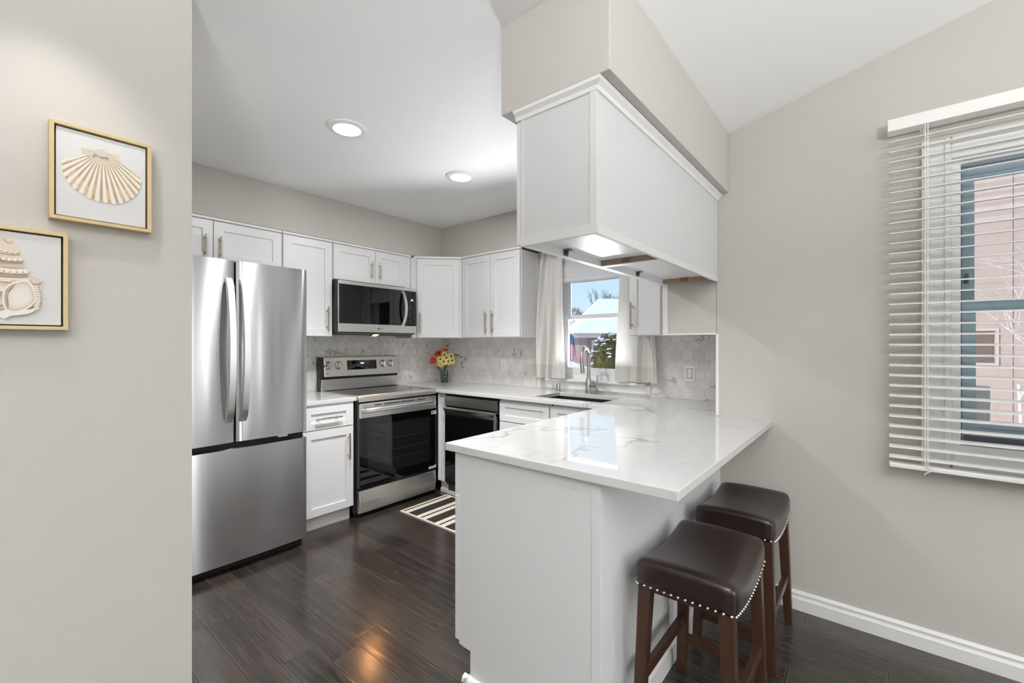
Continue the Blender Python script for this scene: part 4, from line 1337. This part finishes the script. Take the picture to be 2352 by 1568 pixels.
F1.poly([(0.213, 1.838), (0.205, 1.826), (0.192, 1.818), (0.209, 1.826)], srgb(138, 116, 94))
F1.done('scallop_shell', c1)

p2, c2 = picture('gold-framed print of a spiral conch shell, the lower of two', -0.0545, 0.1575, 1.3425, 1.6003)
F2 = Flat(XP + 0.0282)
body = [(0.0537, 1.5791), (0.0609, 1.5651), (0.0688, 1.5519), (0.0761, 1.5274), (0.0805, 1.5097), (0.0885, 1.4923), (0.0854, 1.4808), (0.0967, 1.4775), (0.1095, 1.4696), (0.1018, 1.4566), (0.1056, 1.4383), (0.1063, 1.414), (0.0967, 1.3947), (0.0854, 1.3829), (0.0561, 1.3759), (0.0443, 1.3681),
        (0.030, 1.372), (0.015, 1.395), (-0.005, 1.43), (-0.016, 1.465), (-0.012, 1.492), (0.004, 1.508), (0.016, 1.535), (0.034, 1.556), (0.046, 1.572)]
def smooth_ring(pts, n=6):
    out = []; N = len(pts)
    for i in range(N):
        p0, p1, p2, p3 = pts[i - 1], pts[i], pts[(i + 1) % N], pts[(i + 2) % N]
        for k in range(n):
            t = k / n
            out.append(tuple(0.5 * (2 * p1[c] + (p2[c] - p0[c]) * t + (2 * p0[c] - 5 * p1[c] + 4 * p2[c] - p3[c]) * t * t + (3 * p1[c] - p0[c] - 3 * p2[c] + p3[c]) * t ** 3) for c in (0, 1)))
    return out
def ell(cx, cy, rx, ry, n=14):
    return [(cx + rx * cos(2 * pi * k / n), cy + ry * sin(2 * pi * k / n)) for k in range(n)]
ring_ = smooth_ring(body)
F2.tri_fan((0.045, 1.45), ring_ + ring_[:1], srgb(214, 200, 181))
def span(z):
    """left and right edge of the shell at height z"""
    xs_ = []
    for p, q in zip(ring_, ring_[1:] + ring_[:1]):
        if (p[1] - z) * (q[1] - z) < 0:
            xs_.append(p[0] + (q[0] - p[0]) * (z - p[1]) / (q[1] - p[1]))
    return (min(xs_), max(xs_)) if len(xs_) > 1 else None
def band(zt, zb, col, sag=0.006, i0=0.0, i1=1.0):
    """a painted whorl: a strip across the spire whose edges sag and slope like the coil"""
    top, bot = [], []
    a_, b_ = span(zt), span(zb)
    if not a_ or not b_: return
    for k in range(15):
        u = i0 + (i1 - i0) * k / 14
        dz = -sag * 4 * u * (1 - u) - 0.006 * u
        top.append((a_[0] + (a_[1] - a_[0]) * (0.03 + 0.94 * u), zt + dz))
        bot.append((b_[0] + (b_[1] - b_[0]) * (0.03 + 0.94 * u), zb + dz))
    for k in range(14):
        F2.poly([top[k], bot[k], bot[k + 1], top[k + 1]], col)
for zt, zb, col in ((1.570, 1.566, (184, 160, 134)), (1.562, 1.556, (226, 214, 198)), (1.556, 1.553, (176, 150, 124)), (1.548, 1.541, (230, 220, 206)), (1.541, 1.538, (168, 142, 116)),
                    (1.532, 1.522, (222, 208, 190)), (1.520, 1.516, (156, 130, 106)), (1.514, 1.506, (204, 184, 158)), (1.504, 1.490, (232, 224, 211)), (1.488, 1.483, (170, 140, 110)),
                    (1.480, 1.470, (228, 218, 204)), (1.468, 1.465, (196, 176, 152)), (1.458, 1.444, (230, 222, 210)), (1.440, 1.437, (198, 178, 156)), (1.426, 1.410, (226, 215, 200)), (1.402, 1.399, (200, 180, 158))):
    band(zt, zb, srgb(*col))
for zt, zb, i0, i1, col in ((1.530, 1.518, 0.0, 0.35, (190, 166, 138)), (1.512, 1.500, 0.0, 0.4, (186, 160, 128)), (1.476, 1.462, 0.62, 1.0, (206, 180, 146))):
    band(zt, zb, srgb(*col), i0=i0, i1=i1)
rk_ = random.Random(8)
for zz, n_, r_ in ((1.497, 9, 0.0046), (1.526, 7, 0.0034), (1.546, 5, 0.0024)):
    L_ = span(zz)
    for k in range(n_):
        u = (k + 0.5) / n_
        x_ = L_[0] + (L_[1] - L_[0]) * u; z_ = zz - 0.006 * 4 * u * (1 - u) - 0.006 * u
        F2.poly(ell(x_ + 0.0012, z_ - 0.0022, r_ * rk_.uniform(0.8, 1.1), r_ * 0.95), srgb(168, 140, 112))
        F2.poly(ell(x_, z_, r_ * rk_.uniform(0.8, 1.1), r_), srgb(238, 230, 219))
apert = [(0.078, 1.4634), (0.0867, 1.4588), (0.0929, 1.4427), (0.0955, 1.4225), (0.0904, 1.4091), (0.078, 1.3954), (0.0621, 1.3889), (0.0502, 1.3936), (0.0455, 1.4149), (0.0466, 1.4366), (0.0537, 1.4499), (0.0646, 1.4583)]
ac = (0.071, 1.425)
ap_ = smooth_ring(apert, 4)
F2.tri_fan(ac, [lerp(ac, p, 1.15) for p in ap_] + [lerp(ac, ap_[0], 1.15)], srgb(232, 225, 215))
for f_, dx_, col in ((1.0, 0.0, (196, 176, 156)), (0.93, 0.0012, (206, 190, 172)), (0.85, 0.002, (214, 202, 186)), (0.74, 0.003, (220, 211, 198)), (0.60, 0.004, (226, 219, 208))):
    F2.tri_fan((ac[0] + dx_, ac[1]), [lerp((ac[0] + dx_, ac[1]), (p[0] + dx_ * 0.5, p[1]), f_) for p in ap_] + [lerp((ac[0] + dx_, ac[1]), (ap_[0][0] + dx_ * 0.5, ap_[0][1]), f_)], srgb(*col))
inner = smooth_ring([(0.046, 1.4149), (0.047, 1.4366), (0.0537, 1.4499), (0.0646, 1.4583), (0.060, 1.4495), (0.0535, 1.437), (0.0505, 1.414), (0.0525, 1.394), (0.048, 1.398)], 4)
F2.tri_fan((0.0505, 1.43), inner + inner[:1], srgb(160, 132, 106))
for k in range(11):
    t = k / 10
    z = 1.453 - 0.056 * t; o_ = 0.004 * sin(pi * t)
    F2.poly(ell(0.0985 + o_, z, 0.0055, 0.0024, 10), srgb(232, 221, 208))
    F2.poly(ell(0.1038 + o_, z - 0.0012, 0.0016, 0.0018, 8), srgb(158, 128, 106))
hornp = smooth_ring([(0.0885, 1.478), (0.098, 1.4765), (0.1095, 1.4696), (0.1018, 1.462), (0.092, 1.462)], 4)
F2.tri_fan((0.096, 1.469), hornp + hornp[:1], srgb(206, 190, 174))
lip_ = smooth_ring([(0.0443, 1.3681), (0.0561, 1.3759), (0.0854, 1.3829), (0.0967, 1.3947), (0.078, 1.392), (0.056, 1.386), (0.044, 1.39), (0.036, 1.38)], 4)
F2.tri_fan((0.055, 1.382), lip_ + lip_[:1], srgb(236, 230, 222))
F2.done('conch_shell', c2)

# ------------------------------------------------------------------ outlets and switch
def plate(name, label, cat, loc, rz, kind):
    t = thing(name, label, cat, loc, rz)
    build('plate', MB().box(-0.036, 0.036, -0.006, 0, -0.058, 0.058), M['plate'], t, bevel=0.002, local=True)
    if kind == 'switch':
        build('rocker', MB().box(-0.016, 0.016, -0.009, -0.005, -0.033, 0.033), M['plate'], t, bevel=0.001, local=True)
        build('rocker_seam', MB().cells([-0.019, -0.0165, 0.0165, 0.019], [-0.036, -0.0335, 0.0335, 0.036], lambda i, j: not (i == 1 and j == 1), -0.0063, -0.0058, XZ), M['slot'], t, local=True)
    else:
        build('receptacle', MB().box(-0.017, 0.017, -0.008, -0.005, -0.034, 0.034), M['plate'], t, bevel=0.001, local=True)
        for z in (-0.019, 0.019):
            s = MB()
            s.box(-0.008, -0.006, -0.0084, -0.0079, z - 0.004, z + 0.005).box(0.006, 0.008, -0.0084, -0.0079, z - 0.003, z + 0.004).box(-0.0015, 0.0015, -0.0084, -0.0079, z - 0.011, z - 0.008)
            build('socket', s, M['slot'], t, local=True)


plate('wall_outlet', 'white wall outlet on the tile between range and vase', 'outlet', (XW + 0.0085, 2.80, 1.105), R90, 'o')
plate('wall_outlet', 'white wall outlet on the tile between vase and window', 'outlet', (-2.725, YN - 0.0085, 1.108), 0, 'o')
plate('light_switch', 'white rocker light switch on the tile right of the window', 'switch', (-1.003, YN - 0.0085, 1.10), 0, 'switch')

# ------------------------------------------------------------------ recessed ceiling lights
for k, (lx, ly) in enumerate(CANS[:2]):
    lab = ['larger-looking white recessed ceiling light nearer the camera, out from the refrigerator', 'white recessed ceiling light farther off, above the sink side'][k]
    t = thing('recessed_light', lab, 'ceiling light', (lx, ly, CEIL), 0, 'recessed kitchen ceiling lights')
    build('trim_ring', MB().lathe([(0.098, 0), (0.096, -0.006), (0.070, -0.011), (0.066, -0.006), (0.066, 0.0)], (lx, ly, CEIL), 40, close=False), M['trim'], t, smooth=True)
    build('diffuser', MB().lathe([(0.067, 0.0), (0.067, -0.007), (0.001, -0.0075)], (lx, ly, CEIL), 40), M['lampglow'], t, smooth=True)

# ------------------------------------------------------------------ window dressing in the kitchen
def curtain(label, top, bot, z1, z0, pleats, phase, yb, amp, split=None, skew=0.0):
    t = thing('curtain', label, 'curtain', ((top[0] + top[1]) / 2, yb, z0), 0, 'linen curtains at the kitchen window')
    HEM = 0.115
    def sheet(za, zb, nv):
        def fn(u, v):
            z = za + (zb - za) * v
            h = (z1 - z) / (z1 - z0)
            e = h ** 0.8
            xl = top[0] + (bot[0] - top[0]) * e
            xr = top[1] + (bot[1] - top[1]) * e
            x = xl + (xr - xl) * u
            w = 2 * pi * pleats * u + phase
            flat = 1 - max(0, min(1, (u - 0.62) / 0.1)) * 0.8 if split == 'r' else (1 - max(0, min(1, (0.38 - u) / 0.1)) * 0.8 if split == 'l' else 1)
            a = amp * (0.55 + 0.45 * h) * flat
            y = yb + a * sin(w + 0.5 * sin(3.1 * h + phase)) + 0.3 * a * sin(2.3 * w + 4 * h)
            if h < 0.12:
                y += 0.008 * sin(w * 5) * (1 - h / 0.12)
            return (x + 0.006 * sin(5 * h + 9 * u), y, z)
        return MB().grid(44, nv, fn)
    a = build('panel', sheet(z1, z0 + HEM, 26), M['curtain'], t, smooth=True, sharp=3.0)
    b = build('hem', sheet(z0 + HEM, z0, 5), M['hem'], t, smooth=True, sharp=3.0)
    return t


curtain('cream linen curtain panel left of the kitchen window', (-2.272, -2.035), (-2.335, -2.005), 2.112, 1.016, 3.1, 0.4, 3.134, 0.044, 'r')
curtain('cream linen curtain panel right of the kitchen window', (-1.500, -1.26), (-1.548, -1.215), 2.112, 1.022, 2.6, 2.2, 3.140, 0.032, 'l')
rod = thing('curtain_rod', 'thin white curtain rod along the top of the kitchen window', 'curtain rod', (-1.75, 3.16, 2.10))
build('rod', MB().cyl((-2.28, 3.145, 2.104), (-1.22, 3.145, 2.104), 0.006, 10), M['trim'], rod, smooth=True)
build('bracket', MB().box(-2.275, -2.265, 3.145, YN - 0.001, 2.098, 2.110).box(-1.235, -1.225, 3.145, YN - 0.001, 2.098, 2.110), M['trim'], rod)
shd = thing('fabric_blind', 'white fabric shade rolled up at the top of the kitchen window', 'shade', (-1.75, 3.19, 1.82))
def shade_fn(u, v):
    x = -2.05 + 0.62 * u
    sag = 0.008 * 4 * u * (1 - u)
    prof = [(3.182, 2.09), (3.176, 2.03), (3.186, 1.985), (3.172, 1.95), (3.176, 1.90), (3.186, 1.872), (3.166, 1.858), (3.162, 1.838), (3.176, 1.822), (3.19, 1.826)]
    q = v * (len(prof) - 1); i = min(int(q), len(prof) - 2); f = q - i
    return (x, prof[i][0] * (1 - f) + prof[i + 1][0] * f, prof[i][1] * (1 - f) + prof[i + 1][1] * f - sag * v)
build('fabric', MB().grid(20, 27, shade_fn), M['shadecloth'], shd, smooth=True, sharp=3.0)
build('bottom_bar', MB().tube([(-2.048 + 0.616 * k / 10, 3.176, 1.834 - 0.0075 * 4 * (k / 10) * (1 - k / 10)) for k in range(11)], 0.008, 8), M['trim'], shd, smooth=True)

# ------------------------------------------------------------------ dining window blind
bl = thing('window_blind', 'white horizontal slat blind over the dining room window', 'blind', (0.67, 2.53, 0.79))
BX0, BX1, BY = 0.052, 1.288, 2.508
build('headrail', MB().box(BX0 - 0.006, BX1 + 0.006, BY - 0.034, BY + 0.03, 2.212, 2.262), M['slat'], bl, bevel=0.002)
build('mounting_bracket', MB().box(BX0 + 0.10, BX0 + 0.12, BY + 0.03, YD - 0.001, 2.215, 2.26).box(BX1 - 0.12, BX1 - 0.10, BY + 0.03, YD - 0.001, 2.215, 2.26), M['slat'], bl)
sm = MB()
nsl = 32
for k in range(nsl):
    z = 0.828 + k * 0.0434
    tl = radians(6)
    c, s_ = cos(tl), sin(tl)
    hw = 0.025
    pr = []
    for q in range(7):
        a = -1 + 2 * q / 6
        pr.append((BY + a * hw * c, z + a * hw * s_ + 0.0025 * (1 - a * a)))
    pr += [(y, zz - 0.0028) for y, zz in reversed(pr)]
    sm.prism(pr, lambda p, a: (a, p[0], p[1]), BX0, BX1)
build('slats', sm, M['slat'], bl)
build('bottom_rail', MB().box(BX0, BX1, BY - 0.026, BY + 0.026, 0.782, 0.800), M['slat'], bl, bevel=0.003)
for x in (0.165, 0.67, 1.175):
    m = MB()
    for y in (BY - 0.027, BY + 0.027):
        m.box(x - 0.0012, x + 0.0012, y - 0.0006, y + 0.0006, 0.795, 2.215)
    m.box(x + 0.006, x + 0.0085, BY - 0.0285, BY - 0.0272, 0.79, 2.215)
    build('ladder_cord', m, M['cord'], bl)
build('cord_knot', MB().tube([(0.168, BY - 0.03, 0.80), (0.185, BY - 0.034, 0.797), (0.178, BY - 0.034, 0.785), (0.165, BY - 0.034, 0.775), (0.162, BY - 0.034, 0.768)], 0.0022, 6), M['cord'], bl, smooth=True)

# ------------------------------------------------------------------ vase and flowers in the corner
VXX, VYY, VZ = -3.395, 3.045, 0.914
vs_ = thing('vase', 'small clear glass vase filled with green pebbles in the counter corner', 'vase', (VXX, VYY, VZ))
build('glass', MB().lathe([(0.031, 0.0), (0.034, 0.004), (0.037, 0.05), (0.037, 0.10), (0.034, 0.128), (0.032, 0.128), (0.0345, 0.10), (0.0345, 0.05), (0.031, 0.008), (0.001, 0.006)], (VXX, VYY, VZ), 24), M['vaseglass'], vs_, smooth=True)
rv = random.Random(5)
pm = MB()
for k in range(120):
    a, r = rv.uniform(0, 2 * pi), 0.0285 * sqrt(rv.random())
    z = 0.014 + 0.072 * rv.random()
    pm.ball((VXX + r * cos(a), VYY + r * sin(a), VZ + z), rv.uniform(0.0055, 0.0075), 7, 5, 0 if rv.random() < 0.75 else 1)
po = build('pebbles', pm, [M['pebble'], M['pebble2']], vs_, smooth=True)
po['kind'] = 'stuff'
base = Vector((VXX, VYY, VZ + 0.03))
RIGHT = Vector((cos(0.687463), sin(0.687463), 0)); TOCAM = Vector((sin(0.687463) * 1.0, -cos(0.687463), 0))
BEL = Vector((0.745, -0.667, 0))       # from the corner towards the room
ALO = Vector((0.667, 0.745, 0))        # across, to the right seen from the room


def flower(name, label, du, dz, df, petal_mat, r, npet, layers, group, lean=0.0, centre=True):
    top = base + Vector((0, 0, 0.125)) + ALO * du + BEL * df + Vector((0, 0, dz))
    t = thing(name, label, 'flower', tuple(top), 0, group)
    nrm = (BEL * 1.0 + ALO * (du * 5) + Vector((0, 0, 0.35 + lean))).normalized()
    u = nrm.cross(Vector((0, 0, 1))).normalized(); v = u.cross(nrm).normalized()
    m = MB(); rf = random.Random(name + label + str(du))
    for L in range(layers):
        for k in range(npet):
            a = 2 * pi * (k + 0.5 * L) / npet + rf.uniform(-0.1, 0.1)
            d = u * cos(a) + v * sin(a); s_ = u * -sin(a) + v * cos(a)
            rl = r * (1 - 0.22 * L) * rf.uniform(0.88, 1.08)
            lift = 0.10 + 0.30 * L
            w = rl * 0.20
            p0 = top + d * r * 0.12
            p1 = top + d * rl * 0.55 + nrm * rl * (lift * 0.7)
            p2 = top + d * rl + nrm * rl * (lift - 0.12 + rf.uniform(-0.08, 0.08))
            th = nrm * 0.0012
            pts = [p0 - s_ * w * 0.5, p0 + s_ * w * 0.5, p1 + s_ * w, p2, p1 - s_ * w]
            m.add([tuple(p) for p in pts] + [tuple(p - th) for p in pts], [(0, 1, 2, 4), (4, 2, 3), (6, 5, 9, 7), (7, 9, 8), (0, 5, 6, 1), (1, 6, 7, 2), (2, 7, 8, 3), (3, 8, 9, 4), (4, 9, 5, 0)])
    build('petals', m, petal_mat, t)
    if centre:
        c = top + nrm * r * 0.12
        build('centre', MB().ball(tuple(c), (r * 0.20, r * 0.20, r * 0.18), 10, 7), M['seedhead'], t, smooth=True)
    mid = base + Vector((0, 0, 0.11)) + ALO * du * 0.15 + BEL * df * 0.2
    build('stem', MB().tube([tuple(base + ALO * du * 0.1 + BEL * df * 0.1), tuple(mid), tuple((mid + top) / 2 + Vector((0, 0, 0.01))), tuple(top - nrm * 0.004)], 0.0022, 6), M['stem'], t, smooth=True)
    return t


gO, gC = 'orange flowers in the vase', 'cream daisies in the vase'
flower('orange_flower', 'red-orange flower low at the left of the vase bouquet', -0.112, 0.075, 0.03, M['orange'], 0.046, 13, 3, gO, centre=False)
flower('orange_flower', 'orange flower with amber petals at the top of the vase bouquet', -0.052, 0.140, 0.02, M['orange'], 0.058, 13, 3, gO, 0.5)
flower('orange_flower', 'amber flower bud standing highest in the vase bouquet', -0.005, 0.176, -0.02, M['orange2'], 0.034, 9, 2, gO, 0.9, centre=False)
for du, dz, df in ((-0.04, 0.085, 0.06), (0.018, 0.100, 0.055), (0.065, 0.115, 0.03), (0.036, 0.062, 0.06), (-0.035, 0.040, 0.05), (0.075, 0.07, 0.03), (0.0, 0.128, 0.045), (-0.008, 0.060, 0.075)):
    flower('cream_daisy', 'cream daisy with a dark centre in the corner vase', du, dz, df, M['cream'], 0.045, 15, 3, gC)
for i, (du, dz, lab) in enumerate(((0.165, 0.095, 'drooping dried leaf sprig arching out right of the bouquet'), (0.03, 0.205, 'upright dried brown grass sprig behind the bouquet'), (-0.06, 0.005, 'small dark green leaf sprig hanging below the bouquet'))):
    t = thing('leaf_sprig', lab, 'sprig', tuple(base), 0, 'dried sprigs in the vase')
    pts = []
    for k in range(9):
        q = k / 8
        arch = sin(q * pi * 0.72)
        p = base + ALO * du * q ** 1.3 + Vector((0, 0, 0.02 + (0.19 if i == 0 else 0.0) * arch + (dz + 0.11) * q * (0.35 if i == 0 else 1))) + BEL * (0.02 * q)
        pts.append(tuple(p))
    build('stem', MB().tube(pts, [0.0024 - 0.0018 * k / 8 for k in range(9)], 6), M['stem'], t, smooth=True)
    m = MB()
    for k in range(4, 9):
        p = Vector(pts[k]); rl = random.Random(k * 7 + i)
        for sgn in (-1, 1):
            d = (ALO * sgn * 0.6 + Vector((0, 0, -0.6 if i != 1 else 0.9)) + BEL * rl.uniform(-0.4, 0.6)).normalized()
            L = 0.026 if i != 1 else 0.03
            s_ = d.cross(BEL).normalized() * L * 0.28
            a, b = p + d * L * 0.5, p + d * L
            m.add([tuple(p), tuple(a + s_), tuple(b), tuple(a - s_), tuple(p + BEL * .001), tuple(a + s_ + BEL * .001), tuple(b + BEL * .001), tuple(a - s_ + BEL * .001)],
                  [(0, 1, 2, 3), (7, 6, 5, 4), (0, 4, 5, 1), (1, 5, 6, 2), (2, 6, 7, 3), (3, 7, 4, 0)])
    build('leaves', m, M['leafdk'] if i != 1 else M['stem'], t)

# ------------------------------------------------------------------ outdoors
GZ = -0.18
gm = MB()
gr = random.Random(11)
gx = [-90 + 6 * k for k in range(24)]
gy = [3.36, 5, 8, 12, 16, 20, 26, 32, 40, 50, 62, 78, 100]
gv = [(x, y, GZ + (gr.uniform(-0.06, 0.06) if y > 9 else 0)) for y in gy for x in gx]
gm.add(gv, [(j * 24 + i, j * 24 + i + 1, (j + 1) * 24 + i + 1, (j + 1) * 24 + i) for j in range(len(gy) - 1) for i in range(23)])
struct('ground', gm, M['snow'], smooth=True)

# the garage across the yard, seen through the kitchen window
ga = thing('garage', 'brick garage with a snow-covered roof beyond the kitchen window', 'building', (-11, 30, GZ))
yaw_ = 0.687463
AX = Vector((cos(yaw_), sin(yaw_), 0)); AY = Vector((-sin(yaw_), cos(yaw_), 0))
G0 = Vector((-15.45, 26.15, 0))
def gp(a, b, z):
    p = G0 + AX * a + AY * b
    return (p.x, p.y, z)
def gbox(m, a0, a1, b0, b1, z0, z1):
    return m.hexa([gp(a0, b0, z0), gp(a1, b0, z0), gp(a1, b1, z0), gp(a0, b1, z0)], [gp(a0, b0, z1), gp(a1, b0, z1), gp(a1, b1, z1), gp(a0, b1, z1)])
build('walls', gbox(MB(), 0.42, 11, 0, 7, GZ, 2.1), M['garage'], ga)
build('fascia', gbox(MB(), -0.5, 11.5, -0.45, -0.35, 1.75, 2.08), M['garagetrim'], ga)
build('door_frame', gbox(gbox(gbox(MB(), 0.9, 5.5, -0.06, 0, 1.45, 1.6), 0.75, 0.9, -0.06, 0, GZ, 1.6), 5.5, 5.65, -0.06, 0, GZ, 1.6), M['garagetrim'], ga)
build('roof', MB().hexa([gp(-0.55, -0.5, 2.06), gp(11.5, -0.5, 2.06), gp(11.5, 7.5, 2.06), gp(-0.55, 7.5, 2.06)], [gp(1.9, 3.3, 4.75), gp(9, 3.3, 4.75), gp(9, 3.6, 4.75), gp(1.9, 3.6, 4.75)]), M['snow'], ga)

bh = thing('house', 'blue-sided house far left behind the flag, beyond the kitchen window', 'building', (-23, 35, GZ))
G0 = Vector((-22.0, 33.6, 0))
build('walls', gbox(MB(), 0, 4.9, 0, 5, GZ, 2.0), M['bluehouse'], bh)
build('roof', MB().hexa([gp(-0.4, -0.4, 1.98), gp(5.2, -0.4, 1.85), gp(5.2, 5.4, 1.85), gp(-0.4, 5.4, 1.98)], [gp(0.2, 2.3, 2.9), gp(3.0, 2.3, 2.9), gp(3.0, 2.7, 2.9), gp(0.2, 2.7, 2.9)]), M['bluehouse'], bh)

# snow-dusted arborvitae
ab = thing('evergreen_shrub', 'rounded evergreen shrub dusted with snow beyond the kitchen window', 'shrub', (-5.62, 11.0, GZ))
ra = random.Random(21)
m = MB(); sn = MB()
AC = Vector((-5.60, 11.0, 0.62)); AR = (0.50, 0.50, 0.98)
def on_bush():
    while True:
        d = Vector((ra.gauss(0, 1), ra.gauss(0, 1), ra.gauss(0, 1))).normalized()
        if d.z > -0.75:
            return d
for k in range(5200):
    d = on_bush(); s_ = ra.uniform(0.80, 1.03)
    p = AC + Vector((d.x * AR[0], d.y * AR[1], d.z * AR[2])) * s_
    t1 = Vector((ra.gauss(0, 1), ra.gauss(0, 1), ra.gauss(0, 1))).normalized()
    n_ = (d + t1 * 0.6).normalized(); u = n_.cross(t1).normalized(); v = n_.cross(u)
    L = ra.uniform(0.03, 0.06)
    m.add([tuple(p - u * L * 0.5), tuple(p + v * L * 0.3 + Vector((0, 0, L * 0.4))), tuple(p + u * L * 0.5), tuple(p - v * L * 0.3)], [(0, 1, 2, 3)])
m.ball(tuple(AC), (AR[0] * 0.86, AR[1] * 0.86, AR[2] * 0.88), 16, 10)
build('foliage', m, M['evergreen'], ab)
for k in range(150):
    d = on_bush()
    if d.z < 0.05 + 0.75 * ra.random(): continue
    p = AC + Vector((d.x * AR[0], d.y * AR[1], d.z * AR[2])) * 1.01
    for q in range(4):
        sn.ball((p.x + ra.gauss(0, 0.03), p.y + ra.gauss(0, 0.03), p.z + ra.gauss(0, 0.012)), (ra.uniform(0.015, 0.045), ra.uniform(0.015, 0.045), ra.uniform(0.010, 0.022)), 7, 5)
build('snow_cap', sn, M['snow'], ab, smooth=True)
build('trunk', MB().cyl((-5.60, 11.0, GZ), (-5.60, 11.0, 0.2), 0.05, 8), M['bark'], ab)

# flag on a pole beside the yard
fg = thing('flag', 'red, white and blue striped flag hanging from a pole beyond the kitchen window', 'flag', (-7.4, 12.05, GZ))
FP = Vector((-7.47, 11.99, 0))
build('pole', MB().tube([tuple(FP + Vector((0, 0, GZ))), tuple(FP + Vector((0, 0, 1.72)))], 0.018, 8).ball(tuple(FP + Vector((0, 0, 1.75))), 0.03, 8, 6), M['vinyl'], fg, smooth=True)
fm = MB()
NS = 7
for k in range(NS):
    for q in range(10):
        def P(u, v):
            # cloth hanging in soft folds: u across the drop, v down
            w = 0.19 * (0.55 + 0.45 * v)
            p = FP + AX * (0.02 + w * u) + AY * (0.035 * sin(9 * u + 2 * v)) 
            return (p.x, p.y, 1.66 - 0.84 * v - 0.10 * u * (1 - v))
        u0, u1, v0, v1 = k / NS, (k + 1) / NS, q / 10, (q + 1) / 10
        blue = q < 4
        mat = 2 if blue else (0 if k % 2 == 0 else 1)
        fm.add([P(u0, v0), P(u1, v0), P(u1, v1), P(u0, v1)], [(0, 1, 2, 3)], mat)
fo = build('cloth', fm, [M['flagred'], M['flagwhite'], M['flagblue']], fg)
so = fo.modifiers.new('thick', 'SOLIDIFY'); so.thickness = 0.003
stm = MB()
for r in range(4):
    for c in range(3):
        u, v = (c + 0.7) / 7 * 2.0, 0.05 + r * 0.09
        w = 0.19 * (0.55 + 0.45 * v)
        p = FP + AX * (0.02 + w * u) + AY * (0.035 * sin(9 * u + 2 * v) - 0.006)
        z = 1.66 - 0.84 * v - 0.10 * u * (1 - v)
        star = []
        for q in range(10):
            a = pi / 2 + q * pi / 5; rr_ = 0.012 if q % 2 == 0 else 0.005
            star.append((p.x + AX.x * rr_ * cos(a), p.y + AX.y * rr_ * cos(a), z + rr_ * sin(a)))
        stm.add(star, [tuple(range(10))])
build('stars', stm, M['flagwhite'], fg)


def bare_tree(name, label, at, h, seed, mat, depth=5, spread=0.5, r0=0.10, group=None, lean=(0, 0), z0=None):
    t = thing(name, label, 'tree', at, 0, group)
    rt = random.Random(seed)
    m = MB()
    def grow(p, d, L, r, n):
        q = p + d * L
        mid = (p + q) / 2 + Vector((rt.gauss(0, 1), rt.gauss(0, 1), rt.gauss(0, 1))) * L * 0.05
        m.tube([tuple(p), tuple(mid), tuple(q)], [r, r * 0.85, r * 0.68], 5 if n > 2 else 4, cap=False)
        if n == 0: return
        for k in range(3 if n > 1 else 2):
            s_ = Vector((rt.gauss(0, 1), rt.gauss(0, 1), rt.gauss(0, 0.6))).normalized()
            nd = (d + s_ * spread * (0.7 + 0.6 * rt.random()) + Vector((0, 0, 0.12))).normalized()
            st_ = p + (q - p) * rt.uniform(0.55, 1.0)
            grow(st_, nd, L * rt.uniform(0.62, 0.82), r * 0.6, n - 1)
    grow(Vector(at), Vector((lean[0], lean[1], 1)).normalized(), h * 0.32, r0, depth)
    build('branches', m, mat, t)
    return t


gT = 'bare winter trees beyond the kitchen window'
bare_tree('bare_tree', 'tall bare tree rising behind the right end of the garage roof', (-16.6, 37.2, GZ), 11, 4, M['bark'], 6, 0.55, 0.22, gT)
bare_tree('bare_tree', 'bare tree behind the left slope of the snowy garage roof', (-23.4, 43.4, GZ), 8.4, 9, M['bark'], 6, 0.6, 0.17, gT)
bare_tree('bare_tree', 'small brown tree left of the garage roof', (-29.5, 46.0, GZ), 7.0, 14, M['brownbark'], 6, 0.65, 0.24, gT)
bare_tree('bare_tree', 'low brown tree beside the blue house', (-25.5, 45.0, GZ), 6.4, 15, M['brownbark'], 6, 0.65, 0.24, gT)

# the neighbour's pink-sided house, seen through the dining window
ph = thing('house', 'pink-sided neighbouring house outside the dining room window', 'building', (2.5, 7.5, GZ))
PY = 7.5
build('wall', MB().box(-0.3, 7.0, PY, PY + 0.2, GZ, 4.6), M['siding'], ph)
bt = MB()
for x in (1.113, 2.3, 3.5):
    bt.box(x, x + 0.11, PY - 0.012, PY, 0.35, 4.6)
build('batten', bt, M['siding'], ph)
pw = build('window', ring(MB(), 0.42, 1.115, 1.06, 1.49, 0.028, PY - 0.03, PY), M['garagetrim'], ph)
build('pane', MB().box(0.46, 1.07, PY - 0.015, PY - 0.01, 1.10, 1.45), M['darkpane'], pw)
build('foundation', MB().box(-0.3, 7.0, PY - 0.02, PY + 0.2, GZ, 0.35), M['garage'], ph)
build('eave', MB().box(-0.6, 7.3, PY - 0.5, PY + 0.3, 4.6, 4.75), M['snow'], ph)
t = bare_tree('bare_shrub', 'frosted bare shrub with pale twigs outside the dining room window', (0.93, 5.5, GZ), 3.6, 31, M['twig'], 5, 0.75, 0.013)
t['category'] = 'shrub'
scr = thing('screen_frame', 'pale half screen frame outside the lower dining window', 'screen', (0.67, YD + 0.12, 0.93))
build('frame', MB().box(0.33, 0.375, YD + 0.10, YD + 0.118, 0.90, 1.13).box(0.375, 1.05, YD + 0.10, YD + 0.118, 0.90, 0.985), M['vinyl'], scr, bevel=0.002)
